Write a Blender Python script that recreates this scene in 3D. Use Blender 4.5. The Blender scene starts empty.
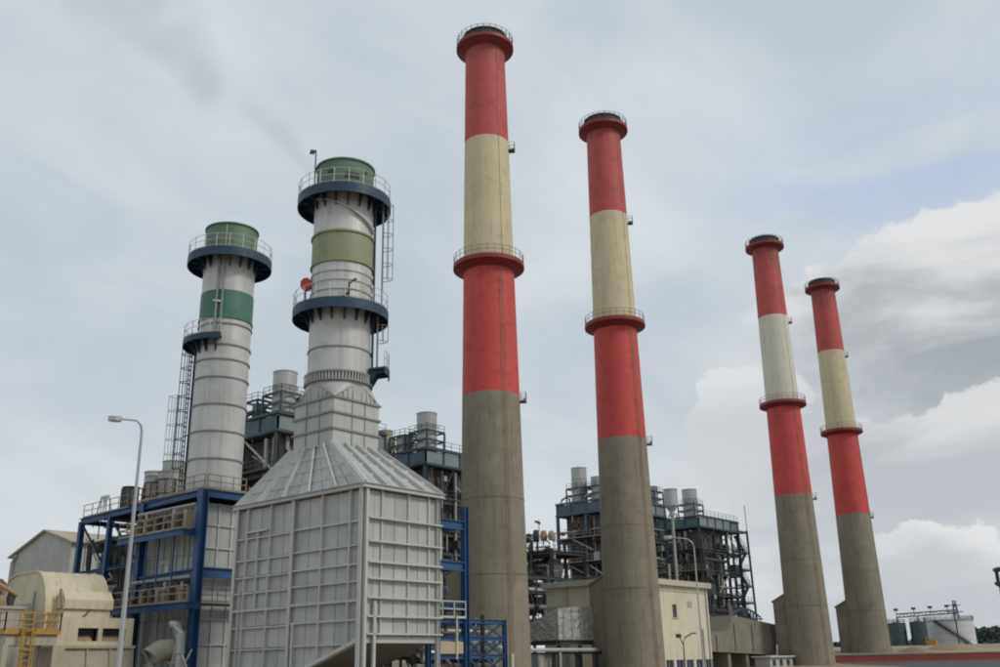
import bpy, math, random
from mathutils import Vector, Matrix
rnd = random.Random(7)
PI = math.pi
scene = bpy.context.scene
col = scene.collection

# ------------------------------------------------------------------ camera
CAM = Vector((-40.09, -44.65, 2.0))
HEAD = Vector((0.7660, 0.6428, 0.0))         # horizontal view heading
SIDE = Vector((0.6428, -0.7660, 0.0))        # to the right of the heading
PITCH, ROLL = math.radians(18.706), math.radians(-1.2)
fw = HEAD * math.cos(PITCH) + Vector((0, 0, 1)) * math.sin(PITCH)
u0 = -HEAD * math.sin(PITCH) + Vector((0, 0, 1)) * math.cos(PITCH)
rt = SIDE * math.cos(ROLL) + u0 * math.sin(ROLL)
up = -SIDE * math.sin(ROLL) + u0 * math.cos(ROLL)
cam = bpy.data.cameras.new('camera')
cam.lens, cam.sensor_width, cam.clip_start, cam.clip_end = 35.2, 36.0, 0.5, 6000
cam_o = bpy.data.objects.new('camera', cam)
col.objects.link(cam_o)
cam_o.matrix_world = Matrix(((rt.x, up.x, -fw.x, CAM.x), (rt.y, up.y, -fw.y, CAM.y),
                             (rt.z, up.z, -fw.z, CAM.z), (0, 0, 0, 1)))
scene.camera = cam_o

# ------------------------------------------------------------------ sun and sky
SUN_EL = math.radians(41)
sun_h = (SIDE * 0.9 - HEAD * 0.42).normalized()
sun_dir = sun_h * math.cos(SUN_EL) + Vector((0, 0, math.sin(SUN_EL)))
sl = bpy.data.lights.new('sun', 'SUN')
sl.energy, sl.angle, sl.color = 1.5, math.radians(12), (1.0, 0.94, 0.84)
so = bpy.data.objects.new('sun', sl)
col.objects.link(so)
so.rotation_euler = sun_dir.to_track_quat('Z', 'Y').to_euler()
so.location = (0, 0, 150)

world = bpy.data.worlds.new('World')
scene.world = world
world.use_nodes = True
W = world.node_tree
W.nodes.clear()

def NT(tree):
    """tiny node-graph helper"""
    def val(sock, v):
        if isinstance(v, bpy.types.NodeSocket):
            tree.links.new(v, sock)
        else:
            sock.default_value = v
    def node(t, **kw):
        n = tree.nodes.new(t)
        for k, v in kw.items():
            setattr(n, k, v)
        return n
    def mth(op, a, b=0.0, clamp=False):
        n = node('ShaderNodeMath', operation=op, use_clamp=clamp)
        val(n.inputs[0], a); val(n.inputs[1], b)
        return n.outputs[0]
    def vm(op, a, b=(0, 0, 0)):
        n = node('ShaderNodeVectorMath', operation=op)
        val(n.inputs[0], a); val(n.inputs[1], b)
        return n.outputs['Value'] if op == 'DOT_PRODUCT' else n.outputs[0]
    def mr(v, a, b, c=0.0, d=1.0, smooth=True):
        n = node('ShaderNodeMapRange', interpolation_type='SMOOTHSTEP' if smooth else 'LINEAR')
        n.clamp = True
        for i, x in enumerate((v, a, b, c, d)):
            val(n.inputs[i], x)
        return n.outputs[0]
    def noise(vec, scale, detail=4.0, rough=0.55, dist=0.0):
        n = node('ShaderNodeTexNoise')
        val(n.inputs['Vector'], vec)
        n.inputs['Scale'].default_value = scale
        n.inputs['Detail'].default_value = detail
        n.inputs['Roughness'].default_value = rough
        n.inputs['Distortion'].default_value = dist
        return n.outputs['Fac']
    def mix(f, a, b):
        n = node('ShaderNodeMix', data_type='RGBA')
        val(n.inputs[0], f)
        for s, v in ((n.inputs[6], a), (n.inputs[7], b)):
            val(s, v if isinstance(v, bpy.types.NodeSocket) else (v[0], v[1], v[2], 1))
        return n.outputs[2]
    return node, val, mth, vm, mr, noise, mix

node, val, mth, vm, mr, noise, mix = NT(W)
tc = node('ShaderNodeTexCoord')
dvec = vm('NORMALIZE', tc.outputs['Generated'])
sep = node('ShaderNodeSeparateXYZ'); val(sep.inputs[0], dvec)
el = sep.outputs['Z']
sky = node('ShaderNodeTexSky')
sky.sky_type = 'NISHITA'
sky.sun_disc = False
sky.sun_elevation = SUN_EL
sky.sun_rotation = math.atan2(sun_h.x, sun_h.y)
sky.air_density, sky.dust_density, sky.ozone_density = 1.0, 2.2, 1.0
# high veil of cloud, seen in a flattened plane so that it streaks towards the horizon
den = mth('ADD', mth('MAXIMUM', el, 0.0), 0.30)
comb = node('ShaderNodeCombineXYZ')
val(comb.inputs[0], mth('DIVIDE', sep.outputs['X'], den))
val(comb.inputs[1], mth('DIVIDE', sep.outputs['Y'], den))
plane = comb.outputs[0]
veil = noise(plane, 1.1, 5, 0.5, 0.5)
fine = noise(vm('MULTIPLY', plane, (1.0, 1.6, 1.0)), 3.2, 5, 0.55, 0.5)
veil_mix = mth('ADD', mth('MULTIPLY', veil, 0.72), mth('MULTIPLY', fine, 0.28))
cover = mr(veil_mix, 0.32, 0.52, 0.90, 0.99)
veil_col = mix(mr(veil_mix, 0.38, 0.62), (5.35, 6.0, 6.6), (6.75, 7.25, 7.6))
base = mix(cover, sky.outputs[0], veil_col)
# whiter air near the horizon
base = mix(mr(el, 0.40, 0.0, 0.0, 0.6), base, (6.7, 7.1, 7.45))
# heaped clouds low in the quarter of the sky to the right of the heading: each heap is a
# rounded mass in azimuth / elevation whose edge is broken up by noise
az = vm('DOT_PRODUCT', dvec, tuple(SIDE))
heap_v = vm('MULTIPLY', dvec, (1.0, 1.0, 1.2))
n1 = mth('SUBTRACT', noise(heap_v, 9.0, 9, 0.58, 0.1), 0.5)
n3 = mth('SUBTRACT', noise(vm('ADD', heap_v, (3.1, 1.7, 5.3)), 9.0, 9, 0.58, 0.1), 0.5)
azd = mth('ADD', az, mth('MULTIPLY', n1, 0.16))
eld = mth('ADD', el, mth('MULTIPLY', n3, 0.13))
wisp = noise(vm('MULTIPLY', dvec, (1.0, 1.0, 3.2)), 5.0, 6, 0.55, 0.4)
# thinner veil above the heaps lets streaks of blue through
gap = mth('MULTIPLY', mr(mth('ABSOLUTE', mth('SUBTRACT', el, 0.43)), 0.12, 0.0), mr(az, 0.12, 0.36))
gap = mth('MULTIPLY', gap, mr(noise(vm('MULTIPLY', dvec, (1.0, 1.0, 5.0)), 2.6, 6, 0.55, 0.6), 0.36, 0.62))
skyc = mix(mth('MULTIPLY', gap, 0.75), base, (4.5, 5.45, 7.3))
# general grey-white mass that the heaps rise from
mass = mth('MULTIPLY', mr(azd, 0.10, 0.30), mr(eld, 0.36, 0.22))
skyc = mix(mth('MULTIPLY', mass, 0.9), skyc, mix(mr(wisp, 0.32, 0.66), (5.2, 5.55, 5.9), (7.1, 7.3, 7.5)))
HEAPS = [  # azimuth, elevation, half width, half height, lightest, darkest, opacity
    (0.560, 0.285, 0.325, 0.120, (7.5, 7.6, 7.7), (3.7, 4.05, 4.4), 1.0),
    (0.235, 0.200, 0.070, 0.080, (7.4, 7.5, 7.6), (6.1, 6.4, 6.7), 0.8),
    (0.460, 0.165, 0.165, 0.080, (7.2, 7.3, 7.4), (4.9, 5.25, 5.6), 0.85),
    (0.395, 0.075, 0.070, 0.045, (7.7, 7.8, 7.9), (5.7, 6.0, 6.3), 0.85)]
for (a0, e0, ra, re, hi, lo, opac) in HEAPS:
    da = mth('DIVIDE', mth('SUBTRACT', azd, a0), ra)
    de = mth('DIVIDE', mth('SUBTRACT', eld, e0), re)
    fld = mth('SUBTRACT', 1.0, mth('ADD', mth('MULTIPLY', da, da), mth('MULTIPLY', de, de)))
    edge = mth('ADD', 0.16, mr(de, 0.45, -0.5, 0.0, 0.9))         # crisp tops, soft bases
    msk = mth('MULTIPLY', mr(fld, 0.0, edge), opac)
    up_ = mth('ADD', de, mth('ADD', mth('MULTIPLY', mth('SUBTRACT', wisp, 0.5), 1.9), mth('MULTIPLY', n3, -1.6)))
    skyc = mix(msk, skyc, mix(mr(up_, -0.1, 0.75), lo, hi))
bg = node('ShaderNodeBackground')
val(bg.inputs[0], skyc)
bg.inputs[1].default_value = 0.1
wo = node('ShaderNodeOutputWorld')
W.links.new(bg.outputs[0], wo.inputs[0])

scene.view_settings.view_transform = 'Standard'
scene.view_settings.look = 'None'
scene.view_settings.exposure = 0.0
scene.view_settings.gamma = 1.0
scene.cycles.max_bounces = 6
scene.cycles.volume_bounces = 5
scene.cycles.volume_step_rate = 2.0
scene.cycles.use_denoising = True
scene.cycles.filter_width = 2.0

# ------------------------------------------------------------------ materials
MATS = {}
def paint(name, base, rough=0.55, var=0.16, grime=0.35, grime_col=(0.10, 0.085, 0.065), streak=0.5,
          metal=0.0, bump=0.0, scale=0.35, lifts=0.0, rust=0.0, tone=0.0, runs=0.0, soot_z=None):
    if name in MATS:
        return MATS[name]
    m = bpy.data.materials.new(name)
    m.use_nodes = True
    t = m.node_tree
    node, val, mth, vm, mr, noise, mix = NT(t)
    b = t.nodes['Principled BSDF']
    geo = node('ShaderNodeNewGeometry')
    pos = geo.outputs['Position']
    big = noise(pos, scale, 5, 0.6)
    v = mr(big, 0.25, 0.75, 1 - var, 1 + var, False)
    c = vm('SCALE', tuple(base)); c.node.inputs['Scale'].default_value = 1.0
    t.links.new(v, c.node.inputs['Scale'])
    if tone > 0:
        oi = node('ShaderNodeObjectInfo')
        c = mix(mth('MULTIPLY', oi.outputs['Random'], tone), c, tuple(x * 0.55 for x in base))
    # rain streaks: noise squeezed sideways and drawn out downwards
    st = noise(vm('MULTIPLY', pos, (2.6, 2.6, 0.13)), 1.0, 4, 0.6)
    sm = mth('MULTIPLY', mr(st, 0.50, 0.74), streak)
    patch = mr(noise(pos, scale * 2.7, 6, 0.65), 0.45, 0.75)
    g = mth('MULTIPLY', mth('ADD', sm, mth('MULTIPLY', patch, 0.55), True), grime)
    c = mix(g, c, grime_col)
    if rust > 0:
        r_ = mth('MULTIPLY', mr(noise(pos, 1.9, 7, 0.7), 0.58, 0.70), rust)
        c = mix(r_, c, (0.20, 0.085, 0.035))
    if runs > 0:
        rs = noise(vm('MULTIPLY', pos, (4.5, 4.5, 0.28)), 1.0, 5, 0.65)
        rm_ = mth('MULTIPLY', mr(rs, 0.60, 0.72), mr(noise(pos, 0.5, 3), 0.42, 0.62))
        c = mix(mth('MULTIPLY', rm_, runs), c, (0.22, 0.12, 0.06))
    if soot_z:
        sp0 = node('ShaderNodeSeparateXYZ'); val(sp0.inputs[0], pos)
        hgt = mth('ADD', sp0.outputs['Z'], mth('MULTIPLY', mth('SUBTRACT', st, 0.5), 9.0))
        c = mix(mr(hgt, soot_z - 4.5, soot_z + 1.5, 0.0, 0.55), c, (0.06, 0.035, 0.035))
    if lifts > 0:
        sp = node('ShaderNodeSeparateXYZ'); val(sp.inputs[0], pos)
        wob = mth('ADD', sp.outputs['Z'], mth('MULTIPLY', noise(pos, 2.0, 2), 0.06))
        fr = mth('FRACT', mth('DIVIDE', wob, 2.5))
        line = mr(mth('ABSOLUTE', mth('SUBTRACT', fr, 0.5)), 0.475, 0.50)
        c = mix(mth('MULTIPLY', line, lifts), c, tuple(x * 0.55 for x in base))
        wn = node('ShaderNodeTexWhiteNoise', noise_dimensions='1D')
        val(wn.inputs['W'], mth('FLOOR', mth('ADD', mth('DIVIDE', wob, 2.5), 0.5)))
        c = mix(mth('MULTIPLY', wn.outputs['Value'], lifts * 0.45), c, tuple(x * 0.72 for x in base))
    t.links.new(c, b.inputs['Base Color'])
    b.inputs['Metallic'].default_value = metal
    t.links.new(mr(patch, 0, 1, rough - 0.06, min(1, rough + 0.18), False), b.inputs['Roughness'])
    if bump > 0:
        bn = node('ShaderNodeBump')
        bn.inputs['Strength'].default_value = bump
        bn.inputs['Distance'].default_value = 0.05
        val(bn.inputs['Height'], noise(pos, 3.0, 6, 0.65))
        t.links.new(bn.outputs[0], b.inputs['Normal'])
    MATS[name] = m
    return m

concrete = paint('chimney_concrete', (0.245, 0.218, 0.170), 0.9, 0.16, 0.5, (0.088, 0.078, 0.056), 0.95, bump=0.35, lifts=0.28, runs=0.25)
concrete2 = paint('duct_concrete', (0.215, 0.196, 0.155), 0.9, 0.18, 0.5, (0.07, 0.065, 0.045), 0.8, bump=0.35)
red_low = paint('red_paint_lower', (0.52, 0.056, 0.050), 0.66, 0.13, 0.42, (0.24, 0.045, 0.042), 0.8, runs=0.12)
red_top = paint('red_paint_faded', (0.45, 0.074, 0.072), 0.7, 0.15, 0.42, (0.20, 0.06, 0.055), 0.8, soot_z=73.0)
cream = paint('cream_paint', (0.57, 0.505, 0.33), 0.72, 0.10, 0.42, (0.27, 0.23, 0.13), 0.95, runs=0.35)
cream_w = paint('white_cream_paint', (0.60, 0.585, 0.49), 0.7, 0.08, 0.30, (0.28, 0.26, 0.19), 0.95, runs=0.3)
cap_dark = paint('sooty_cap', (0.055, 0.06, 0.062), 0.8, 0.2, 0.3, (0.02, 0.02, 0.02))
soot = paint('soot_lining', (0.02, 0.02, 0.02), 0.95, 0.1, 0.1)
collar_red = paint('collar_red', (0.22, 0.032, 0.036), 0.65, 0.12, 0.35, (0.10, 0.03, 0.03))
rail_rust = paint('rusty_rail', (0.34, 0.25, 0.16), 0.7, 0.2, 0.4, (0.15, 0.07, 0.03), rust=0.4)
rail_pale = paint('pale_rail', (0.55, 0.55, 0.50), 0.6, 0.15, 0.3)
silver = paint('silver_sheet', (0.47, 0.485, 0.475), 0.6, 0.08, 0.30, (0.20, 0.19, 0.165), 0.8, metal=0.05, bump=0.12, tone=0.40, runs=0.45)
silver_rib = paint('silver_rib', (0.52, 0.53, 0.515), 0.55, 0.08, 0.28, (0.22, 0.20, 0.165), 0.7, metal=0.05, tone=0.25, runs=0.35)
seam = paint('seam_shadow_gap', (0.17, 0.17, 0.165), 0.8, 0.1, 0.3)
stack_w = paint('stack_white', (0.54, 0.55, 0.54), 0.45, 0.08, 0.42, (0.25, 0.235, 0.195), 1.0, metal=0.15, tone=0.15, runs=0.18, bump=0.05)
ring_m = paint('stack_ring', (0.24, 0.25, 0.25), 0.6, 0.1, 0.3)
green = paint('stack_green', (0.055, 0.165, 0.125), 0.55, 0.12, 0.30, (0.05, 0.08, 0.055), 0.8)
green_top = paint('stack_green_pale', (0.095, 0.175, 0.125), 0.65, 0.25, 0.65, (0.20, 0.18, 0.085), 0.9)
olive = paint('stack_olive', (0.25, 0.28, 0.165), 0.6, 0.1, 0.30, (0.13, 0.13, 0.08), 0.6)
navy = paint('navy_steel', (0.012, 0.040, 0.080), 0.55, 0.2, 0.3, (0.03, 0.03, 0.035))
blue = paint('blue_steel', (0.018, 0.076, 0.195), 0.55, 0.25, 0.4, (0.035, 0.045, 0.06), rust=0.4)
teal = paint('teal_steel', (0.042, 0.066, 0.080), 0.6, 0.2, 0.4, (0.05, 0.05, 0.045), rust=0.2)
teal_blue = paint('teal_blue_steel', (0.066, 0.115, 0.155), 0.6, 0.15, 0.35, (0.05, 0.06, 0.065), rust=0.15)
teal_pale = paint('teal_panel', (0.21, 0.265, 0.275), 0.6, 0.14, 0.35, (0.10, 0.09, 0.07), rust=0.2)
drk = paint('dark_steel', (0.045, 0.050, 0.052), 0.7, 0.25, 0.4, (0.06, 0.04, 0.025), rust=0.25)
brownclad = paint('brown_cladding', (0.115, 0.098, 0.082), 0.75, 0.25, 0.5, (0.07, 0.055, 0.04), 0.9, rust=0.2, bump=0.2)  # brown also darkened for the shade inside the boiler houses
greyclad = paint('grey_cladding', (0.36, 0.36, 0.34), 0.65, 0.15, 0.4, (0.14, 0.12, 0.09), 0.9)
vent_m = paint('vent_sheet', (0.40, 0.415, 0.41), 0.5, 0.1, 0.35, (0.16, 0.14, 0.11), 0.9, metal=0.2)
tan = paint('tan_sheet', (0.42, 0.35, 0.23), 0.6, 0.12, 0.35, rust=0.25)
pipe_m = paint('insulated_pipe', (0.46, 0.46, 0.43), 0.5, 0.12, 0.35, metal=0.2)
enc = paint('cream_enclosure', (0.58, 0.52, 0.37), 0.6, 0.08, 0.4, (0.24, 0.20, 0.13), 0.95, tone=0.15, runs=0.25)
enc_d = paint('enclosure_skirt', (0.40, 0.37, 0.29), 0.7, 0.12, 0.4, (0.15, 0.13, 0.09), 0.8)
bldg = paint('cream_render', (0.63, 0.585, 0.46), 0.85, 0.07, 0.36, (0.28, 0.25, 0.18), 1.0, runs=0.12)
bldg_slab = paint('roof_slab', (0.50, 0.47, 0.38), 0.85, 0.08, 0.35, (0.16, 0.14, 0.10), 0.9)
shed_w = paint('shed_wall', (0.42, 0.42, 0.395), 0.7, 0.08, 0.3, (0.18, 0.16, 0.12), 0.9)
shed_r = paint('shed_roof', (0.40, 0.34, 0.25), 0.7, 0.12, 0.4, rust=0.3)
yellow = paint('yellow_rail', (0.42, 0.25, 0.045), 0.65, 0.2, 0.5, rust=0.5)
foil = paint('crinkled_foil', (0.36, 0.36, 0.35), 0.6, 0.12, 0.3, (0.16, 0.15, 0.14), 0.3, metal=0.05, bump=0.45, scale=0.5)
glass = paint('window_glass', (0.03, 0.045, 0.075), 0.12, 0.1, 0.1)
lamp_m = paint('lamp_galvanised', (0.40, 0.415, 0.425), 0.45, 0.06, 0.2, metal=0.4)
red_wall = paint('red_wall_band', (0.26, 0.045, 0.042), 0.8, 0.25, 0.6, (0.16, 0.06, 0.05), 0.7)
tank_m = paint('tank_white', (0.56, 0.58, 0.585), 0.5, 0.06, 0.25, (0.3, 0.28, 0.24), 0.9)
lamp_red = paint('signal_red', (0.45, 0.04, 0.03), 0.5, 0.2, 0.3)

def ground_mat():
    m = bpy.data.materials.new('packed_earth')
    m.use_nodes = True
    t = m.node_tree
    node, val, mth, vm, mr, noise, mix = NT(t)
    b = t.nodes['Principled BSDF']
    pos = node('ShaderNodeNewGeometry').outputs['Position']
    a = noise(pos, 0.06, 7, 0.62)
    f = noise(pos, 1.1, 7, 0.65)
    c = mix(mr(a, 0.35, 0.65), (0.30, 0.235, 0.155), (0.20, 0.175, 0.13))
    c = mix(mr(f, 0.5, 0.75, 0, 0.5), c, (0.13, 0.125, 0.085))
    t.links.new(c, b.inputs['Base Color'])
    b.inputs['Roughness'].default_value = 0.95
    bn = node('ShaderNodeBump'); bn.inputs['Strength'].default_value = 0.6
    val(bn.inputs['Height'], f); t.links.new(bn.outputs[0], b.inputs['Normal'])
    return m
earth = ground_mat()

def leaf_mat():
    m = bpy.data.materials.new('hazed_foliage')
    m.use_nodes = True
    t = m.node_tree
    node, val, mth, vm, mr, noise, mix = NT(t)
    b = t.nodes['Principled BSDF']
    pos = node('ShaderNodeNewGeometry').outputs['Position']
    c = mix(mr(noise(pos, 0.08, 5), 0.3, 0.7), (0.038, 0.058, 0.052), (0.066, 0.088, 0.072))  # distance haze put into the leaf colours as a blue-grey shift
    t.links.new(c, b.inputs['Base Color'])
    b.inputs['Roughness'].default_value = 0.9
    return m
leaf = leaf_mat()

# ------------------------------------------------------------------ mesh helpers
ORG = {}
def link(o, parent, origin):
    col.objects.link(o)
    if parent is not None:
        o.parent = parent
        o.location = Vector(origin) - ORG[parent.name]
    else:
        o.location = origin
    ORG[o.name] = Vector(origin)
    return o

def tag(o, label, cat, group=None):
    o['label'] = label
    o['category'] = cat
    if group:
        o['group'] = group
    return o

def thing(name, loc, label, cat, group=None):
    o = bpy.data.objects.new(name, None)
    o.empty_display_size = 0.5
    link(o, None, loc)
    return tag(o, label, cat, group)

class Acc:
    """collects shapes (site coordinates) into ONE mesh"""
    def __init__(s):
        s.v, s.f = [], []
    def add(s, vs, fs):
        n = len(s.v)
        s.v += [tuple(p) for p in vs]
        s.f += [tuple(i + n for i in f) for f in fs]
        return s
    def hexa(s, b4, t4):
        return s.add(list(b4) + list(t4), [(3, 2, 1, 0), (4, 5, 6, 7), (0, 1, 5, 4), (1, 2, 6, 5), (2, 3, 7, 6), (3, 0, 4, 7)])
    def box(s, x0, x1, y0, y1, z0, z1):
        return s.hexa([(x0, y0, z0), (x1, y0, z0), (x1, y1, z0), (x0, y1, z0)], [(x0, y0, z1), (x1, y0, z1), (x1, y1, z1), (x0, y1, z1)])
    def prism(s, poly, d):
        """planar polygon (3-D points) pushed along d"""
        n = len(poly); d = Vector(d)
        vs = [Vector(p) for p in poly] + [Vector(p) + d for p in poly]
        fs = [tuple(range(n))[::-1], tuple(range(n, 2 * n))] + [(i, (i + 1) % n, n + (i + 1) % n, n + i) for i in range(n)]
        return s.add(vs, fs)
    def bar(s, p, q, w, h=None):
        p, q = Vector(p), Vector(q); h = h or w
        d = (q - p).normalized()
        a = d.cross(Vector((0, 0, 1)))
        a = a.normalized() if a.length > 1e-3 else Vector((1, 0, 0))
        b = a.cross(d)
        a, b = a * w / 2, b * h / 2
        return s.hexa([p - a - b, p + a - b, p + a + b, p - a + b], [q - a - b, q + a - b, q + a + b, q - a + b])
    def tube(s, pts, r, seg=8, closed=False):
        pts = [Vector(p) for p in pts]; n = len(pts); vs = []; fs = []
        rs = r if isinstance(r, (list, tuple)) else [r] * n
        for i, p in enumerate(pts):
            if closed:
                d = pts[(i + 1) % n] - pts[i - 1]
            else:
                d = pts[min(i + 1, n - 1)] - pts[max(i - 1, 0)]
            d.normalize()
            ref = Vector((0, 0, 1)) if abs(d.z) < 0.9 else Vector((1, 0, 0))
            a = d.cross(ref).normalized(); b = a.cross(d)
            for k in range(seg):
                t = 2 * PI * k / seg
                vs.append(p + (a * math.cos(t) + b * math.sin(t)) * rs[i])
        m = n if closed else n - 1
        for i in range(m):
            j = (i + 1) % n
            for k in range(seg):
                l = (k + 1) % seg
                fs.append((i * seg + k, j * seg + k, j * seg + l, i * seg + l))
        if not closed:
            fs += [tuple(range(seg)), tuple(range((n - 1) * seg, n * seg))[::-1]]
        return s.add(vs, fs)
    def lathe(s, c, prof, seg=48, a0=0.0, a1=2 * PI, loop=False):
        full = abs(a1 - a0 - 2 * PI) < 1e-6
        ns = seg if full else seg + 1
        vs, fs = [], []
        for r, z in prof:
            for k in range(ns):
                t = a0 + (a1 - a0) * k / seg
                vs.append((c[0] + r * math.cos(t), c[1] + r * math.sin(t), z))
        rows = len(prof)
        for i in range(rows if loop else rows - 1):
            j = (i + 1) % rows
            for k in range(seg):
                l = (k + 1) % ns
                fs.append((i * ns + k, i * ns + l, j * ns + l, j * ns + k))
        if loop and not full:
            fs.append(tuple(i * ns for i in range(rows)))
            fs.append(tuple(i * ns + ns - 1 for i in range(rows))[::-1])
        return s.add(vs, fs)
    def ring_rail(s, c, r, z, h=1.1, n=24, a0=0.0, a1=2 * PI, t=0.05):
        full = abs(a1 - a0 - 2 * PI) < 1e-6
        m = n if full else n + 1
        P = lambda a, zz: (c[0] + r * math.cos(a), c[1] + r * math.sin(a), zz)
        for k in range(m):
            a = a0 + (a1 - a0) * k / n
            s.bar(P(a, z), P(a, z + h), t)
        for hh in (h, h * 0.55, 0.10):
            s.tube([P(a0 + (a1 - a0) * k / n, z + hh) for k in range(m)], t * 0.6, 4, full)
        return s
    def rail(s, p, q, h=1.1, step=1.5, t=0.06):
        p, q = Vector(p), Vector(q)
        n = max(1, round((q - p).length / step))
        for k in range(n + 1):
            a = p.lerp(q, k / n)
            s.bar(a, a + Vector((0, 0, h)), t)
        for hh in (h, h * 0.55):
            s.bar(p + Vector((0, 0, hh)), q + Vector((0, 0, hh)), t)
        s.bar(p + Vector((0, 0, 0.08)), q + Vector((0, 0, 0.08)), t * 0.5, 0.14)
        return s
    def ladder(s, p, z1, out, side, w=0.5, cage=True, t=0.05, rung=0.4):
        """vertical ladder from p up to z1; out = direction off the wall, side = across"""
        p, out, side = Vector(p), Vector(out), Vector(side)
        for k in (-1, 1):
            a = p + side * (k * w / 2)
            s.bar(a, (a.x, a.y, z1), t)
        z = p.z
        while z < z1:
            a = Vector((p.x, p.y, z))
            s.bar(a - side * w / 2, a + side * w / 2, t * 0.8)
            z += rung
        if cage:
            z = p.z + 2.2
            hoops = []
            while z < z1:
                hoops.append([Vector((p.x, p.y, z)) + side * (0.38 * math.cos(u)) + out * (0.75 * math.sin(u)) for u in [PI * k / 6 for k in range(7)]])
                s.tube(hoops[-1], t * 0.5, 4)
                z += 1.2
            if len(hoops) > 1:
                for k in (1, 3, 5):
                    s.bar(hoops[0][k], hoops[-1][k], t * 0.7)
        return s
    def obj(s, name, mat, parent=None, smooth=None):
        xs, ys, zs = zip(*s.v)
        o_ = ((min(xs) + max(xs)) / 2, (min(ys) + max(ys)) / 2, min(zs))
        me = bpy.data.meshes.new(name)
        me.from_pydata([(x - o_[0], y - o_[1], z - o_[2]) for x, y, z in s.v], [], s.f)
        me.materials.append(mat)
        if smooth:
            me.polygons.foreach_set('use_smooth', [True] * len(me.polygons))
            me.set_sharp_from_angle(angle=math.radians(smooth))
        me.update()
        return link(bpy.data.objects.new(name, me), parent, o_)

SHARED = {}
def shared(kind, mat):
    k = (kind, mat.name)
    if k not in SHARED:
        a = Acc()
        if kind == 'cube':
            a.box(-.5, .5, -.5, .5, -.5, .5)
        else:                       # I section along X, unit size
            w, tf, tw = 0.5, 0.12, 0.07
            y = [(-w, -.5), (w, -.5), (w, -.5 + tf), (tw, -.5 + tf), (tw, .5 - tf), (w, .5 - tf), (w, .5), (-w, .5), (-w, .5 - tf), (-tw, .5 - tf), (-tw, -.5 + tf), (-w, -.5 + tf)]
            a.prism([(-.5, p, q) for p, q in y], (1, 0, 0))
        me = bpy.data.meshes.new(kind + '_' + mat.name)
        me.from_pydata(a.v, [], a.f)
        me.materials.append(mat)
        me.update()
        SHARED[k] = me
    return SHARED[k]

def bar(name, p, q, w, h, mat, parent, kind='cube'):
    """one straight member as its own object, sharing mesh data with its likes"""
    p, q = Vector(p), Vector(q)
    d = q - p; L = d.length; d.normalize()
    y = Vector((0, 0, 1)).cross(d)
    y = y.normalized() if y.length > 1e-3 else Vector((0, 1, 0))
    z = d.cross(y)
    o = bpy.data.objects.new(name, shared(kind, mat))
    link(o, parent, (p + q) / 2)
    o.rotation_euler = Matrix((d, y, z)).transposed().to_euler()
    o.scale = (L, w, h)
    return o

def blk(name, x0, x1, y0, y1, z0, z1, mat, parent):
    o = bpy.data.objects.new(name, shared('cube', mat))
    link(o, parent, ((x0 + x1) / 2, (y0 + y1) / 2, (z0 + z1) / 2))
    o.scale = (x1 - x0, y1 - y0, z1 - z0)
    return o

def at(s, l, z=0.0):
    """site point from metres ahead (s) and to the right (l) of the camera's station"""
    p = CAM + HEAD * s + SIDE * l
    return Vector((p.x, p.y, z))

# ------------------------------------------------------------------ ground
def gheight(p):
    s = (Vector((p[0], p[1], 0)) - Vector((CAM.x, CAM.y, 0))).dot(HEAD)
    ks = [(-1e9, 0), (110, 0), (160, 0.8), (174, 1.0), (179, 1.3), (184, 2.4), (196, 3.2), (290, 4.9), (1e9, 4.9)]
    for (a, ha), (b, hb) in zip(ks, ks[1:]):
        if a <= s <= b:
            return ha + (hb - ha) * ((s - a) / (b - a) if b < 1e8 and a > -1e8 else (0 if b > 1e8 else 0))
    return 0
g = Acc()
sv = [-600, -100, 0, 60, 110, 130, 145, 160, 174, 176, 179, 181.5, 184, 187, 190, 196, 205, 215, 230, 250, 270, 290, 330, 400, 520, 700, 1000, 1600, 2600, 4200]
lv = [-3000, -1500, -700, -350, -200, -120, -80, -50, -25, 0, 20, 35, 50] + [60 + 5 * i for i in range(16)] + [145, 160, 180, 210, 260, 340, 500, 800, 1500, 3000]
for s_ in sv:
    for l_ in lv:
        p = at(s_, l_)
        z = gheight(p)
        if s_ > 181 and s_ < 400:
            z += rnd.uniform(-0.14, 0.14)
        g.v.append((p.x, p.y, z))
nl = len(lv)
for i in range(len(sv) - 1):
    for j in range(nl - 1):
        g.f.append((i * nl + j, i * nl + j + 1, (i + 1) * nl + j + 1, (i + 1) * nl + j))
o = g.obj('ground', earth, None, 60)
o['kind'] = 'structure'

asphalt = paint('asphalt', (0.055, 0.052, 0.05), 0.9, 0.2, 0.4, (0.10, 0.085, 0.065), 0.2)
rd = Acc()
rs_ = [116, 130, 145, 160, 170, 174, 176]
for a_, b_ in zip(rs_, rs_[1:]):
    q = [at(a_, 56), at(b_, 56), at(b_, 400), at(a_, 400)]
    rd.add([(p.x, p.y, gheight(p) + .03) for p in q], [(0, 3, 2, 1)])
o = rd.obj('road', asphalt)
o['kind'] = 'structure'

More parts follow.
